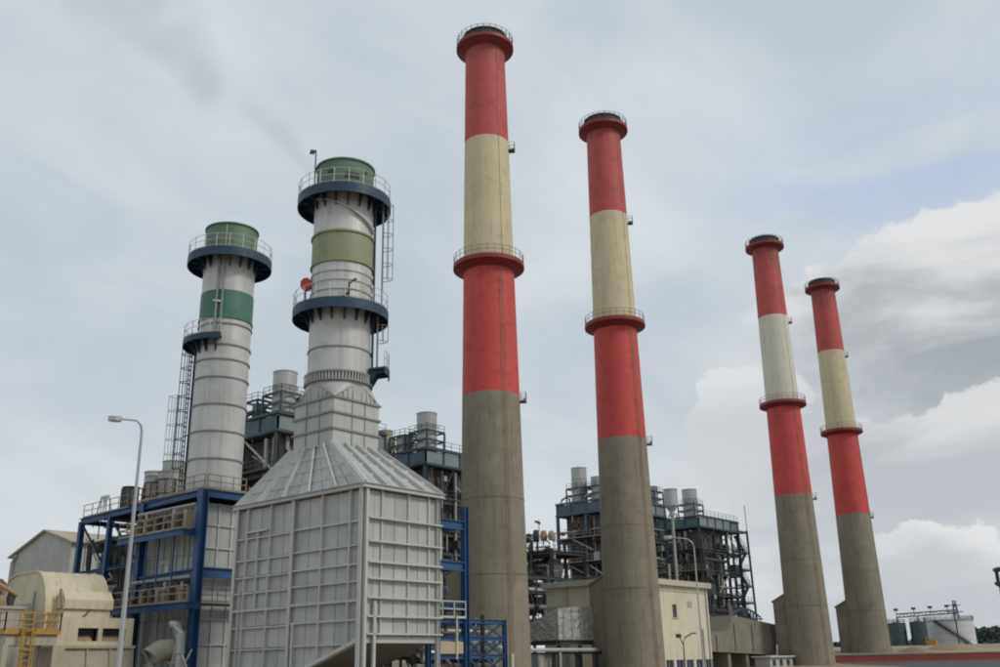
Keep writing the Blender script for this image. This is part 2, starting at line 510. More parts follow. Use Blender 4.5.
# ------------------------------------------------------------------ tall chimneys
def chimney(c, levels, label, mat_c, seed, pier=True):
    lad_off = (0.5, 0.75, 0.45, 1.6)[seed]
    zt, zb, zc, zr = levels
    r = lambda z: 3.58 - 0.0166 * z
    t = thing('chimney', (c[0], c[1], 0), label, 'chimney', 'red and cream banded concrete chimneys')
    rise = 1.15
    def seg(name, z0, z1, mat, n=10):
        Acc().lathe(c, [(r(z0 + (z1 - z0) * k / n), z0 + (z1 - z0) * k / n) for k in range(n + 1)], 64).obj(name, mat, t, 30)
    seg('concrete_shaft', -1.5, zr, concrete, 12)
    seg('red_band', zr, zc, red_low)
    seg('cream_band', zc, zb, mat_c)
    seg('red_band', zb, zt, red_top)
    # crown: dark rim with open flue
    ro = r(zt) + 0.22
    Acc().lathe(c, [(r(zt), zt), (ro, zt + 0.05), (ro, zt + rise), (ro + 0.12, zt + rise), (ro + 0.12, zt + rise + 0.22), (ro - 0.35, zt + rise + 0.22)], 56).obj('crown', cap_dark, t, 30)
    Acc().lathe(c, [(ro - 0.35, zt + rise + 0.22), (ro - 0.4, zt - 3), (0.01, zt - 3)], 40).obj('flue_liner', soot, t)
    # galleries
    for (z, ro_, mat, rm, nm) in ((zt, 3.47, collar_red, drk, 'top_gallery'), (zc, 4.0, collar_red, rail_rust, 'gallery')):
        ri = r(z)
        gal = Acc().lathe(c, [(ri - 0.05, z - 0.95), (ro_ - 0.18, z - 0.42), (ro_, z - 0.38), (ro_, z + 0.06), (ri - 0.05, z + 0.06)], 56).obj(nm, mat, t, 25)
        Acc().ring_rail(c, ro_ - 0.08, z + 0.06, 1.1, 28, t=0.055).obj('railing', rm, gal)
    # rest platforms for the warning lamps on the side towards the road
    a = math.atan2(SIDE.y - 0.1 * HEAD.y, SIDE.x - 0.1 * HEAD.x)
    d = Vector((math.cos(a), math.sin(a), 0)); sd = Vector((-d.y, d.x, 0))
    P = lambda z, off: Vector((c[0], c[1], 0)) + d * (r(z) + off) + Vector((0, 0, z))
    for z in (zb - 1.1, zr - 0.7):
        p0 = P(z, 0.0)
        b_ = Acc().prism([p0 - sd * 0.4, p0 + sd * 0.4, p0 + sd * 0.4 + d * 0.7, p0 - sd * 0.4 + d * 0.7], (0, 0, 0.08)).obj('rest_platform', drk, t)
        e = [p0 + d * 0.1 - sd * 0.37, p0 + d * 0.68 - sd * 0.37, p0 + d * 0.68 + sd * 0.37, p0 + d * 0.1 + sd * 0.37]
        rl = Acc()
        for u, v in zip(e, e[1:]):
            rl.rail(u + Vector((0, 0, 0.08)), v + Vector((0, 0, 0.08)), 1.0, 0.8, 0.035)
        rl.obj('railing', rail_rust, b_)
        Acc().lathe((p0.x + d.x * .5, p0.y + d.y * .5), [(.01, z + .08), (.16, z + .08), (.16, z + .4), (.01, z + .5)], 10).obj('warning_lamp', lamp_red, b_)
    # narrow rung ladder and lightning conductor running up the face
    ac = math.atan2(-HEAD.y + lad_off * SIDE.y, -HEAD.x + lad_off * SIDE.x)
    dc = Vector((math.cos(ac), math.sin(ac), 0)); sc_ = Vector((-dc.y, dc.x, 0))
    Q = lambda z, off: Vector((c[0], c[1], 0)) + dc * (r(z) + off) + Vector((0, 0, z))
    la = Acc()
    for k in (-1, 1):
        la.bar(Q(1, .1) + sc_ * .11 * k, Q(zc - 1, .1) + sc_ * .11 * k, .035)
    z = 1.0
    while z < zc - 1:
        la.bar(Q(z, .1) - sc_ * .11, Q(z, .1) + sc_ * .11, .03)
        if int(z * 2) % 5 == 0:
            la.bar(Q(z, -.02), Q(z, .1), .05)
        z += .5
    la.obj('ladder', rail_rust, t)
    Acc().tube([Q(z, .02) + sc_ * .3 for z in [0.2 + k * (zt - 0.2) / 30 for k in range(31)]], 0.02, 4).obj('lightning_conductor', rail_rust, t)
    for z in (zr * 0.62, zr * 0.36):
        Acc().lathe(c, [(r(z) - 0.02, z - 0.05), (r(z) + 0.035, z - 0.05), (r(z + .05) + 0.035, z + 0.05), (r(z + .05) - 0.02, z + 0.05)], 64).obj('construction_joint', concrete2, t, 25)
    if pier:
        x0, x1 = c[0] - 1.9, c[0] + 1.9
        y0, y1 = c[1] + 1.5, c[1] + 4.9
        Acc().prism([(x0, y0, -1.5), (x0, y1, -1.5), (x0, y1, 10.9), (x0, y0, 12.6)], (x1 - x0, 0, 0)).obj('flue_inlet', concrete2, t)
        Acc().prism([(x0 - .15, y0, 12.6), (x0 - .15, y1 + .15, 10.85), (x0 - .15, y1 + .15, 11.1), (x0 - .15, y0, 12.85)], (x1 - x0 + .3, 0, 0)).obj('inlet_coping', concrete2, t)
CH = [((37.31, 21.76), (73.3, 60.0, 44.45, 29.25), 'nearest and tallest-looking red and cream chimney, beside the silver casing', cream),
      ((63.94, 22.68), (73.85, 60.15, 44.4, 28.8), 'red and cream concrete chimney in front of the cream building', cream),
      ((119.77, 24.96), (74.4, 60.4, 44.3, 28.2), 'red chimney with the whiter band, left of the far pair', cream_w),
      ((148.46, 25.98), (74.65, 60.65, 44.22, 27.88), 'farthest chimney with a cream band, rightmost of the four', cream)]
for i, (c, lv_, lab, mc) in enumerate(CH):
    chimney(c, lv_, lab, mc, i)

# ------------------------------------------------------------------ silver exhaust casing with hipped hood
def quad_panels(parent, A, B, C, D, us, vs, out, gap=0.05, th=0.06, mat=silver, name='panel', clip=None):
    """panels on the quad A-B (bottom) D-C (top); us/vs are cell borders in 0..1"""
    A, B, C, D, out = [Vector(q) for q in (A, B, C, D, out)]
    S = lambda u, v: A.lerp(B, u).lerp(D.lerp(C, u), v)
    for i in range(len(us) - 1):
        for j in range(len(vs) - 1):
            q = [S(us[i], vs[j]), S(us[i + 1], vs[j]), S(us[i + 1], vs[j + 1]), S(us[i], vs[j + 1])]
            if clip:
                q = clip(q)
                if q is None:
                    continue
            cen = sum(q, Vector()) / 4
            q = [p + (cen - p).normalized() * min(gap * 0.7, (cen - p).length * 0.4) for p in q]
            Acc().prism(q, out * th).obj(name, mat, parent)

def halve(c):
    r_ = []
    for a, b in zip(c, c[1:]):
        r_ += [a, (a + b) / 2]
    return r_ + [c[-1]]

LX, LY, ZE = 6.25, 12.55, 12.42
t = thing('exhaust_casing', (LX / 2, LY / 2, 0), 'large silver ribbed exhaust casing with hipped hood beside the nearest chimney', 'exhaust duct')
slope = lambda y: max(0.3, 3.45 - 0.318 * (y - 0.3))
# dark inner skin that shows in the seams, then the panels
Acc().prism([(0.03, 0.03, slope(0)), (0.03, 9.9, slope(9.9)), (0.03, LY - .03, 0.3), (0.03, LY - .03, ZE), (0.03, 0.03, ZE)], (LX - 0.06, 0, 0)).obj('inner_skin', seam, t)
yv = [0.16, 1.03, 3.65, 6.5, 8.87, 11.4, LY - .16]
zv = [0.4, 2.0, 3.3, 4.65, 5.75, 6.85, 7.85, 8.97, 10.4, 12.3]
def clipL(q):
    lo, hi = min(p.z for p in q), max(p.z for p in q)
    r_ = [Vector((p.x, p.y, max(p.z, slope(p.y) + 0.1))) for p in q]
    if r_[2].z - r_[1].z < 0.12 and r_[3].z - r_[0].z < 0.12:
        return None
    return r_
hy = halve(yv)
quad_panels(t, (0.03, 0, 0), (0.03, LY, 0), (0.03, LY, ZE), (0.03, 0, ZE), [y / LY for y in hy], [z / ZE for z in zv], (-1, 0, 0), clip=clipL)
for y in (0.0, 6.5, LY):
    bar('main_post', (-0.14, y, 0), (-0.14, y, ZE), 0.30, 0.34, silver_rib, t, 'ibeam')
for y in yv[1:3] + yv[4:6]:
    bar('stiffener', (-0.12, y, slope(y) + .05), (-0.12, y, ZE - .05), 0.12, 0.30, silver_rib, t)
ya = [0.16, 6.35, 6.65, LY - .16]
for z in zv[1:-1]:
    for a, b in ((ya[0], ya[1]), (ya[2], ya[3])):
        k = 0.14 if abs(z - 5.75) < .01 else 0.09
        if z < slope(a):
            a = 0.3 + (3.45 - z) / 0.318
        if a < b - .4:
            zz = z - 0.08 if a > 6 and z > 2.5 else z
            bar('stiffener', (-0.11, a, zz), (-0.11, b, zz), 0.26 if k < .1 else .34, k, silver_rib, t)
# odd short frame near the far end of the long face, cable tray, small vertical conduit
bar('stiffener', (-0.13, 9.05, 10.75), (-0.13, 11.35, 10.75), 0.34, 0.12, silver_rib, t)
bar('stiffener', (-0.14, 10.2, 5.8), (-0.14, 10.2, 10.72), 0.12, 0.2, silver_rib, t)
bar('conduit', (-0.3, 11.75, 0.2), (-0.3, 11.75, 7.2), 0.09, 0.09, silver_rib, t)
bar('conduit', (-0.3, 6.0, 0.2), (-0.3, 6.0, 4.6), 0.12, 0.12, silver_rib, t)
bar('bottom_flange', (-0.08, 0.1, slope(0.1)), (-0.08, 10.0, slope(10.0)), 0.4, 0.22, silver_rib, t)
# bright short face
xv = [0.16, 1.36, 3.64, 5.45, LX - .14]
zr_ = [3.85, 4.85, 5.91, 7.02, 7.99, 9.21, 10.61, 12.3]
quad_panels(t, (0, 0.03, 0), (LX, 0.03, 0), (LX, 0.03, ZE), (0, 0.03, ZE), [x / LX for x in halve(xv)], [z / ZE for z in zr_], (0, -1, 0))
for x in (1.36, 3.64, 5.45):
    bar('stiffener', (x, -0.07, 3.7), (x, -0.07, ZE - .05), 0.18, 0.12, silver_rib, t)
for z in zr_[:-1]:
    bar('ledge', (0.17, -0.16, z), (LX + 0.28, -0.16, z), 0.36, 0.10, silver_rib, t)
Acc().box(0.2, LX - .1, -0.06, 0.0, 3.35, 3.74).obj('skirt_plate', silver_rib, t)
bar('main_post', (LX, -0.12, 0), (LX, -0.12, ZE), 0.26, 0.26, silver_rib, t, 'ibeam')
bar('main_post', (0.02, -0.2, 0), (0.02, -0.2, ZE), 0.22, 0.2, silver_rib, t)
bar('leg', (0.75, -0.25, 0), (0.75, -0.25, 5.7), 0.18, 0.18, silver_rib, t)
# eave channel
e = 0.3
EX, EY = LX + .45, LY + .5
for p, q in (((-e, -e, ZE + .1), (-e, EY, ZE + .1)), ((-e, -e, ZE + .1), (EX, -e, ZE + .1)), ((EX, -e, ZE + .1), (EX, EY, ZE + .1)), ((-e, EY, ZE + .1), (EX, EY, ZE + .1))):
    bar('eave_channel', p, q, 0.3, 0.3, silver_rib, t, 'ibeam')
# hood
ux0, ux1, uy0, uy1, Z1, Z2 = 1.44, 5.59, 4.95, 9.03, 16.09, 19.38
zb_ = ZE + 0.12
hood = Acc().hexa([(-e + .1, -e + .1, zb_), (LX + .2, -e + .1, zb_), (LX + .2, LY + .1, zb_), (-e + .1, LY + .1, zb_)], [(ux0, uy0, Z1), (ux1, uy0, Z1), (ux1, uy1, Z1), (ux0, uy1, Z1)]).obj('hood', seam, t)
def hood_face(A, B, C, D, nu, nv, ribs):
    A, B, C, D = [Vector(p) for p in (A, B, C, D)]
    n = (B - A).cross(D - A).normalized()
    if n.z < 0:
        n = -n
    quad_panels(hood, A, B, C, D, [k / nu for k in range(nu + 1)], [k / nv for k in range(nv + 1)], n, gap=0.06)
    for k in range(0, nu + 1, ribs):
        u = k / nu
        bar('hood_rib', A.lerp(B, u) + n * .12, D.lerp(C, u) + n * .12, 0.12, 0.42, silver_rib, hood)
    for k in range(1, nv):
        v = k / nv
        bar('hood_rib', A.lerp(D, v) + n * .07, B.lerp(C, v) + n * .1, 0.10, 0.2, silver_rib, hood)
b0, b1, b2, b3 = (-e + .1, -e + .1, zb_), (LX + .2, -e + .1, zb_), (LX + .2, LY + .1, zb_), (-e + .1, LY + .1, zb_)
t0, t1, t2, t3 = (ux0, uy0, Z1), (ux1, uy0, Z1), (ux1, uy1, Z1), (ux0, uy1, Z1)
hood_face(b0, b3, t3, t0, 10, 4, 2)
hood_face(b0, b1, t1, t0, 8, 4, 2)
hood_face(b1, b2, t2, t1, 6, 3, 2)
hood_face(b3, b2, t2, t3, 4, 3, 2)
# square neck above the hood
Acc().box(ux0 + .04, ux1 - .04, uy0 + .04, uy1 - .04, Z1, Z2).obj('neck_skin', seam, t)
nz = [0.0, 0.34, 0.68, 1.0]
quad_panels(t, (ux0 + .04, uy0, Z1), (ux0 + .04, uy1, Z1), (ux0 + .04, uy1, Z2), (ux0 + .04, uy0, Z2), [0, .33, .67, 1], nz, (-1, 0, 0), name='neck_panel')
quad_panels(t, (ux0, uy0 + .04, Z1), (ux1, uy0 + .04, Z1), (ux1, uy0 + .04, Z2), (ux0, uy0 + .04, Z2), [0, .4, .68, 1], nz, (0, -1, 0), name='neck_panel')
for k, v in enumerate(nz):
    z = Z1 + (Z2 - Z1) * v
    for p, q in (((ux0 - .06, uy0 - .1, z), (ux0 - .06, uy1 + .1, z)), ((ux0 - .1, uy0 - .06, z), (ux1 + .1, uy0 - .06, z)), ((ux1 + .06, uy0 - .1, z), (ux1 + .06, uy1 + .1, z)), ((ux0 - .1, uy1 + .06, z), (ux1 + .1, uy1 + .06, z))):
        bar('neck_band', p, q, 0.16, 0.13, ring_m if k else silver_rib, t)
for u in (.33, .67):
    bar('neck_rib', (ux0 - .04, uy0 + (uy1 - uy0) * u, Z1), (ux0 - .04, uy0 + (uy1 - uy0) * u, Z2), .05, .06, ring_m, t)
for u in (.4, .68):
    bar('neck_rib', (ux0 + (ux1 - ux0) * u, uy0 - .04, Z1), (ux0 + (ux1 - ux0) * u, uy0 - .04, Z2), .06, .05, ring_m, t)
S2 = (3.55, 7.0)
# square-to-round transition
n4 = 48
sq, ci = [], []
for k in range(n4):
    a = 2 * PI * k / n4
    ca, sa = math.cos(a), math.sin(a)
    m_ = max(abs(ca), abs(sa))
    sq.append((S2[0] + 2.05 * ca / m_, S2[1] + 2.05 * sa / m_, Z2 + .02))
    ci.append((S2[0] + 2.2 * ca, S2[1] + 2.2 * sa, 20.75))
# corners of the square hold a fan: bunch points so that flat triangles form on each side
sq = []
for k in range(n4):
    qd = ((k + n4 // 8) % n4) // (n4 // 4)
    ang = (2 * PI * k / n4 + PI / 4) % (2 * PI)
    f_ = ((k + n4 // 8) % (n4 // 4)) / (n4 // 4)
    a = 2 * PI * k / n4
    cx_ = 1 if math.cos(a) >= 0 else -1
    cy_ = 1 if math.sin(a) >= 0 else -1
    sq.append((S2[0] + 2.05 * cx_, S2[1] + 2.05 * cy_, Z2 + .02))
tr = Acc()
tr.add(sq + ci, [(k, (k + 1) % n4, n4 + (k + 1) % n4, n4 + k) for k in range(n4)])
tr = tr.obj('transition', silver, t, 35)
for (dx, dy) in ((-1, 0), (0, -1)):
    n_ = Vector((dx, dy, 0)); s_ = Vector((-dy, dx, 0))
    A_ = Vector((S2[0], S2[1], Z2)) + n_ * 2.12
    for k in (-1, 1):
        bar('gusset_rib', A_ + s_ * 2.05 * k, A_ + Vector((0, 0, 1.32)), 0.05, 0.08, ring_m, tr)
    for k in range(-4, 5):
        if k:
            bar('gusset_fin', A_ + s_ * 0.42 * k + n_ * .02, A_ + s_ * 0.42 * k + n_ * .02 + Vector((0, 0, 1.32 * (1 - abs(k) * 0.42 / 2.05))), 0.04, 0.08, silver_rib, tr)

# ------------------------------------------------------------------ exhaust stacks
def ring_platform(t, c, z, rin, rout, mat, railm, nb=16, a0=0.0, a1=2 * PI, thick=0.75, rail_n=20, name='platform'):
    pl = Acc().lathe(c, [(rin, z), (rin, z - 0.14), (rout - 0.06, z - 0.14), (rout - 0.06, z - thick), (rout, z - thick), (rout, z)], 48, a0, a1, True).obj(name, mat, t, 30)
    Acc().ring_rail(c, rout - 0.05, z, 1.15, rail_n, a0, a1, 0.042).obj('railing', railm, pl)
    for k in range(nb):
        a = a0 + (a1 - a0) * (k + 0.5) / nb
        d = Vector((math.cos(a), math.sin(a), 0)); s = Vector((-d.y, d.x, 0)) * 0.05
        C0 = Vector((c[0], c[1], z - 0.14)) - s
        Acc().prism([C0 + d * (rin - .02), C0 + d * (rout - .1), C0 + d * (rout - .1) - Vector((0, 0, .16)), C0 + d * (rin + .5) - Vector((0, 0, .3)), C0 + d * (rin + .05) - Vector((0, 0, 1.1)), C0 + d * (rin - .02) - Vector((0, 0, 1.1))], s * 2).obj('bracket', mat, pl)
    return pl

def shell(t, c, z0, z1, r, mat, name='shell_course'):
    return Acc().lathe(c, [(r, z0), (r, z1)], 56).obj(name, mat, t, 30)
def flange(t, c, z, r, mat=None, h=0.12, w=0.12):
    return Acc().lathe(c, [(r - .03, z), (r + w, z), (r + w, z + h), (r - .03, z + h)], 56, loop=True).obj('ring_flange', mat or ring_m, t, 25)

def stack_top(t, c, z0, z1, r, mat):
    Acc().lathe(c, [(r, z0), (r, z1 - .12), (r + .1, z1 - .12), (r + .1, z1), (r - .15, z1), (r - .2, z0 - 1), (0.01, z0 - 1)], 56).obj('rim_shell', mat, t, 30)

# near stack over the casing
t = thing('exhaust_stack', (S2[0], S2[1], 20.6), 'silver exhaust stack with two navy ring platforms and an olive band, above the hipped casing', 'exhaust stack', 'steel exhaust stacks')
Acc().lathe(S2, [(2.2, 20.72), (2.42, 20.72), (2.42, 20.84), (2.26, 20.86), (2.26, 21.3), (2.42, 21.32), (2.42, 21.44), (2.2, 21.44)], 64).obj('expansion_joint', ring_m, t, 25)
fn = Acc()
for k in range(64):
    a = 2 * PI * k / 64
    d = Vector((math.cos(a), math.sin(a), 0))
    fn.bar(Vector((S2[0], S2[1], 20.8)) + d * 2.36, Vector((S2[0], S2[1], 21.36)) + d * 2.36, 0.07)
fn.obj('joint_fins', silver_rib, t)
zz = [21.44, 23.2, 26.2, 27.5, 28.2, 28.9, 29.65]
for a, b in zip(zz, zz[1:]):
    shell(t, S2, a, b, 2.2, stack_w)
for z in zz[1:]:
    flange(t, S2, z - .05, 2.2, ring_m if z in (23.2, 26.2) else silver_rib, 0.1, 0.07)
shell(t, S2, 29.65, 31.95, 2.25, olive, 'olive_band')
flange(t, S2, 29.6, 2.25, olive, .12, .08); flange(t, S2, 31.9, 2.25, olive, .14, .1)
shell(t, S2, 31.95, 35.7, 2.2, stack_w)
# helical strake winding down from the top platform
hs = Acc()
va = math.atan2(-HEAD.y, -HEAD.x)
pr_, pv, pf = None, [], []
for k in range(25):
    a = va - 0.9 + k * 0.095; z = 34.75 - 2.4 * (k / 24) ** 1.3
    for rr, dz in ((2.18, 0), (2.46, 0), (2.46, .07), (2.18, .07)):
        pv.append((S2[0] + rr * math.cos(a), S2[1] + rr * math.sin(a), z + dz))
    if k:
        b_ = k * 4
        for m_ in range(4):
            pf.append((b_ - 4 + m_, b_ - 4 + (m_ + 1) % 4, b_ + (m_ + 1) % 4, b_ + m_))
hs.add(pv, pf).obj('helical_strake', stack_w, t)
ring_platform(t, S2, 26.4, 2.2, 3.44, navy, rail_pale)
ring_platform(t, S2, 35.25, 2.2, 3.47, navy, rail_pale)
stack_top(t, S2, 35.7, 37.9, 2.14, green_top)
# rust stains modelled as lagging patches left off: a dark access plate and clips on the rim
for a_, z0, z1, w in ((va + 0.42, 36.3, 36.75, .5), (va - .35, 36.7, 37.0, .22), (va + .9, 36.9, 37.15, .2)):
    d = Vector((math.cos(a_), math.sin(a_), 0)); s = Vector((-d.y, d.x, 0))
    p = Vector((S2[0], S2[1], z0)) + d * 2.12
    Acc().prism([p - s * w, p + s * w, p + s * w + Vector((0, 0, z1 - z0)), p - s * w + Vector((0, 0, z1 - z0))], d * .06).obj('access_plate', drk, t)
# pole with warning lamp and vane
d = -SIDE * 0.85 - HEAD * .4
p = Vector((S2[0], S2[1], 35.25)) + d.normalized() * 2.35
Acc().tube([p, p + Vector((0, 0, 3.9))], 0.05, 6).obj('mast', drk, t)
Acc().prism([p + Vector((0, 0, 3.95)), p + Vector((0, 0, 3.6)) - SIDE * .15, p + Vector((0, 0, 3.65)) - SIDE * .5, p + Vector((0, 0, 4.0)) - SIDE * .42], HEAD * .05).obj('wind_vane', drk, t)
# red signal box on the middle platform
p = Vector((S2[0], S2[1], 26.6)) - SIDE * 2.45 - HEAD * .95
Acc().prism([p + SIDE * .42 * math.cos(k * PI / 4 + .39) + Vector((0, 0, 1.75 + .5 * math.sin(k * PI / 4 + .39))) for k in range(8)], HEAD * .35).obj('warning_light', lamp_red, t)
Acc().bar(p, p + Vector((0, 0, 1.3)), .1).obj('warning_light_post', drk, t)
p = Vector((S2[0], S2[1], 26.6)) - HEAD * 2.5 + SIDE * .95
Acc().bar(p, p + Vector((0, 0, 1.2)), .09).bar(p + Vector((0, 0, 1.1)), p + SIDE * .5 + Vector((0, 0, 1.45)), .12).bar(p + Vector((0, 0, .4)), p - SIDE * .45 + Vector((0, 0, .1)), .14).obj('floodlight', drk, t)
# ladders on the right-hand side
lad = SIDE.copy()
p = Vector((S2[0], S2[1], 26.7)) + lad * 2.95
Acc().ladder(p, 35.1, lad, HEAD, t=.055).obj('ladder', ring_m, t)
p = Vector((S2[0], S2[1], 21.9)) + lad * 2.7
Acc().ladder(p, 26.4, lad, HEAD, t=.055).obj('ladder', ring_m, t)
p = Vector((S2[0], S2[1], 20.9)) + lad * 2.35
Acc().bar(p, p + Vector((0, 0, 14.2)), .12).obj('cable_riser', navy, t)
al = math.atan2(lad.y, lad.x)
ring_platform(t, S2, 21.95, 2.3, 3.6, navy, rail_pale, 3, al - .32, al + .32, .5, 5, 'landing')

# far-left stack on the blue frame
S1 = (4.43, 22.8)
t = thing('exhaust_stack', (S1[0], S1[1], 15.1), 'white exhaust stack with green band and half platform, leftmost of the two steel stacks', 'exhaust stack', 'steel exhaust stacks')
zz = [15.1, 17.75, 19.95, 22.15, 24.4, 25.9, 27.15, 28.95, 29.5]
for a, b in zip(zz, zz[1:]):
    shell(t, S1, a, b, 2.13, stack_w)
for z in zz[1:-1]:
    flange(t, S1, z - .06, 2.13, ring_m, .12, .09)
shell(t, S1, 29.5, 31.9, 2.17, green, 'green_band')
flange(t, S1, 29.42, 2.17, green, .12, .06)
shell(t, S1, 31.9, 35.8, 2.13, stack_w)
ring_platform(t, S1, 35.25, 2.13, 3.5, navy, rail_pale)
stack_top(t, S1, 35.7, 38.0, 2.16, green_top)
p = Vector((S1[0], S1[1], 35.6)) - HEAD * 2.18
Acc().bar(p + SIDE * .15, p + SIDE * .15 + Vector((0, 0, 2.2)), .07).bar(p - SIDE * .8 + Vector((0, 0, 1)), p + SIDE * 1.0 + Vector((0, 0, .9)), .05).obj('rim_bracing', tan, t)
p = Vector((S1[0], S1[1], 38.0)) + SIDE * .4 + HEAD * .6
Acc().bar(p, p + Vector((0, 0, .9)), .06).bar(p + Vector((0, 0, .9)) - SIDE * .5, p + Vector((0, 0, .75)) + SIDE * .6, .16).obj('wind_vane', drk, t)
a_l = math.atan2(-SIDE.y, -SIDE.x)
ring_platform(t, S1, 27.8, 2.15, 3.3, navy, rail_pale, 7, a_l - .9, a_l + 1.75, .5, 10, 'half_platform')
p = Vector((S1[0], S1[1], 27.85)) - HEAD * 2.35
for k, s_ in enumerate((-.2, .25)):
    q = p + SIDE * s_
    Acc().tube([q, q + Vector((0, 0, 7.0))], .09, 6).obj('riser_pipe', ring_m, t)
q = p + SIDE * -.1 + Vector((0, 0, 3.0))
Acc().bar(q - SIDE * .35, q + SIDE * .4 - Vector((0, 0, .12)), .14).obj('lamp_bracket', rail_pale, t)
# caged ladder tower up the left side
lt = Acc()
q = Vector((S1[0], S1[1], 15.2)) - SIDE * 2.75 + HEAD * .2
lt.ladder(q, 28.9, -SIDE, HEAD, .6, True, .07)
for k in range(4):
    z = 17 + k * 3.1
    lt.bar((q.x, q.y, z), (S1[0] - SIDE.x * 2.1, S1[1] - SIDE.y * 2.1, z), .08)
lt.obj('ladder', navy, t)
q2 = q - SIDE * .75
lt = Acc().ladder(q2, 23.5, -SIDE, HEAD, .5, True, .05)
lt.obj('ladder', rail_pale, t)
bar('ladder_post', q + SIDE * .35, q + SIDE * .35 + Vector((0, 0, 12.2)), .14, .14, navy, t)

# ------------------------------------------------------------------ blue support frame under the left stack, and the casing inside it
t = thing('support_frame', (5, 24, 0), 'blue steel support frame with railed decks under the left white stack', 'steel frame')
for (x, y, zt_, w) in ((1.7, 19.9, 15.0, .62), (1.7, 28.1, 14.8, .55), (9.2, 19.9, 14.7, .55), (9.2, 28.1, 14.7, .55), (1.7, 33.3, 14.4, .38), (1.7, 38.1, 14.4, .42), (9.2, 38.1, 14.4, .42)):
    bar('column', (x, y, 0), (x, y, zt_), w, w, blue, t, 'ibeam')
for p, q, h in (((1.7, 20.2, 14.75), (1.7, 38.3, 14.45), .5), ((2.0, 19.9, 14.75), (9.2, 19.9, 14.75), .6), ((1.7, 28.1, 14.7), (9.2, 28.1, 14.7), .5), ((9.2, 19.9, 14.7), (9.2, 38.1, 14.4), .5), ((1.7, 38.1, 14.4), (9.2, 38.1, 14.4), .4), ((1.7, 33.3, 14.4), (9.2, 33.3, 14.4), .4),
                ((1.7, 20.2, 8.75), (1.7, 27.9, 8.6), .85), ((2.0, 19.9, 8.9), (9.2, 19.9, 8.9), .75), ((1.7, 28.3, 10.1), (1.7, 38.1, 10.0), .25), ((1.7, 20.2, 12.0), (1.7, 27.9, 12.0), .3)):
    bar('beam', p, q, .34, h, blue, t, 'ibeam')
bar('brace', (1.7, 33.3, 10.0), (1.7, 38.0, 14.2), .14, .14, navy, t)
bar('brace', (1.7, 28.3, 10.0), (1.7, 33.2, 14.2), .14, .14, navy, t)
Acc().box(1.9, 9.1, 20.0, 30.5, 14.98, 15.1).obj('top_deck', drk, t)
Acc().box(1.9, 9.1, 30.55, 38.0, 14.72, 14.84).obj('top_deck', drk, t)
for z, y0, y1 in ((11.95, 20.25, 29.4), (6.65, 19.0, 29.2)):
    dk = Acc().box(0.45, 1.42, y0, y1, z - .1, z).obj('side_deck', drk, t)
    bar('deck_edge_beam', (0.4, y0, z - .2), (0.4, y1, z - .2), .22, .5, blue, t, 'ibeam')
    bar('deck_edge_beam', (0.4, y0, z - .2), (1.5, y0, z - .2), .2, .46, blue, t, 'ibeam')
    Acc().rail((0.42, y0 + .05, z + .06), (0.42, y1, z + .06), 1.15, 1.3, .08).obj('railing', rail_rust, t)
    Acc().rail((0.42, y1, z + .06), (1.4, y1, z + .06), 1.15, 1.0, .08).obj('railing', rail_rust, t)
Acc().rail((1.8, 20.0, 15.1), (1.8, 30.4, 15.1), 1.1, 1.5, .06).obj('railing', rail_rust, t)
Acc().rail((1.8, 31, 14.85), (1.8, 38.2, 14.75), 1.1, 1.5, .05).obj('railing', rail_rust, t)
Acc().rail((2.0, 19.95, 15.1), (5.5, 19.95, 15.1), 1.1, 1.2, .06).obj('railing', rail_rust, t)
Acc().rail((2.0, 19.6, 6.75), (8.8, 19.6, 6.75), 1.1, 1.4, .06).obj('railing', rail_rust, t)
Acc().box(1.8, 8.9, 19.5, 20.4, 6.55, 6.68).obj('side_deck', drk, t)
for y in (22.2, 24.3, 26.0):
    bar('hanger', (1.0, y, 6.7), (1.0, y, 11.8), .1, .1, blue, t)
# lamp at the frame's column
Acc().tube([(0.9, 22.7, 9.0), (0.9, 22.7, 9.6), (0.5, 22.7, 9.7)], .09, 6).obj('bulkhead_lamp', rail_pale, t)

t = thing('boiler_casing', (6, 27, 0), 'silver panelled casing inside the blue steel frame', 'casing')
Acc().box(2.55, 8.6, 20.85, 28.6, 0.5, 14.2).obj('inner_skin', seam, t)
ys = [0, .1, .21, .30, .42, .53, .66, .82, 1]
quad_panels(t, (2.55, 20.85, .5), (2.55, 28.6, .5), (2.55, 28.6, 14.2), (2.55, 20.85, 14.2), ys, [0, .2, .38, .55, .72, .86, 1], (-1, 0, 0))
quad_panels(t, (2.55, 20.85, .5), (8.6, 20.85, .5), (8.6, 20.85, 14.2), (2.55, 20.85, 14.2), [0, .2, .4, .6, .8, 1], [0, .12, .24, .37, .5, .63, .75, .88, 1], (0, -1, 0))
for u in ys:
    y = 20.85 + 7.75 * u
    bar('stiffener', (2.44, y, .5), (2.44, y, 14.2), .13, .16, silver_rib, t)
for k in range(6):
    x = 2.55 + 6.05 * k / 5
    bar('stiffener', (x, 20.76, .5), (x, 20.76, 14.2), .16, .13, silver_rib, t)
for z in (2.2, 3.8, 5.6, 10.8, 12.5):
    bar('stiffener', (2.4, 20.74, z), (8.7, 20.74, z), .16, .1, silver_rib, t)

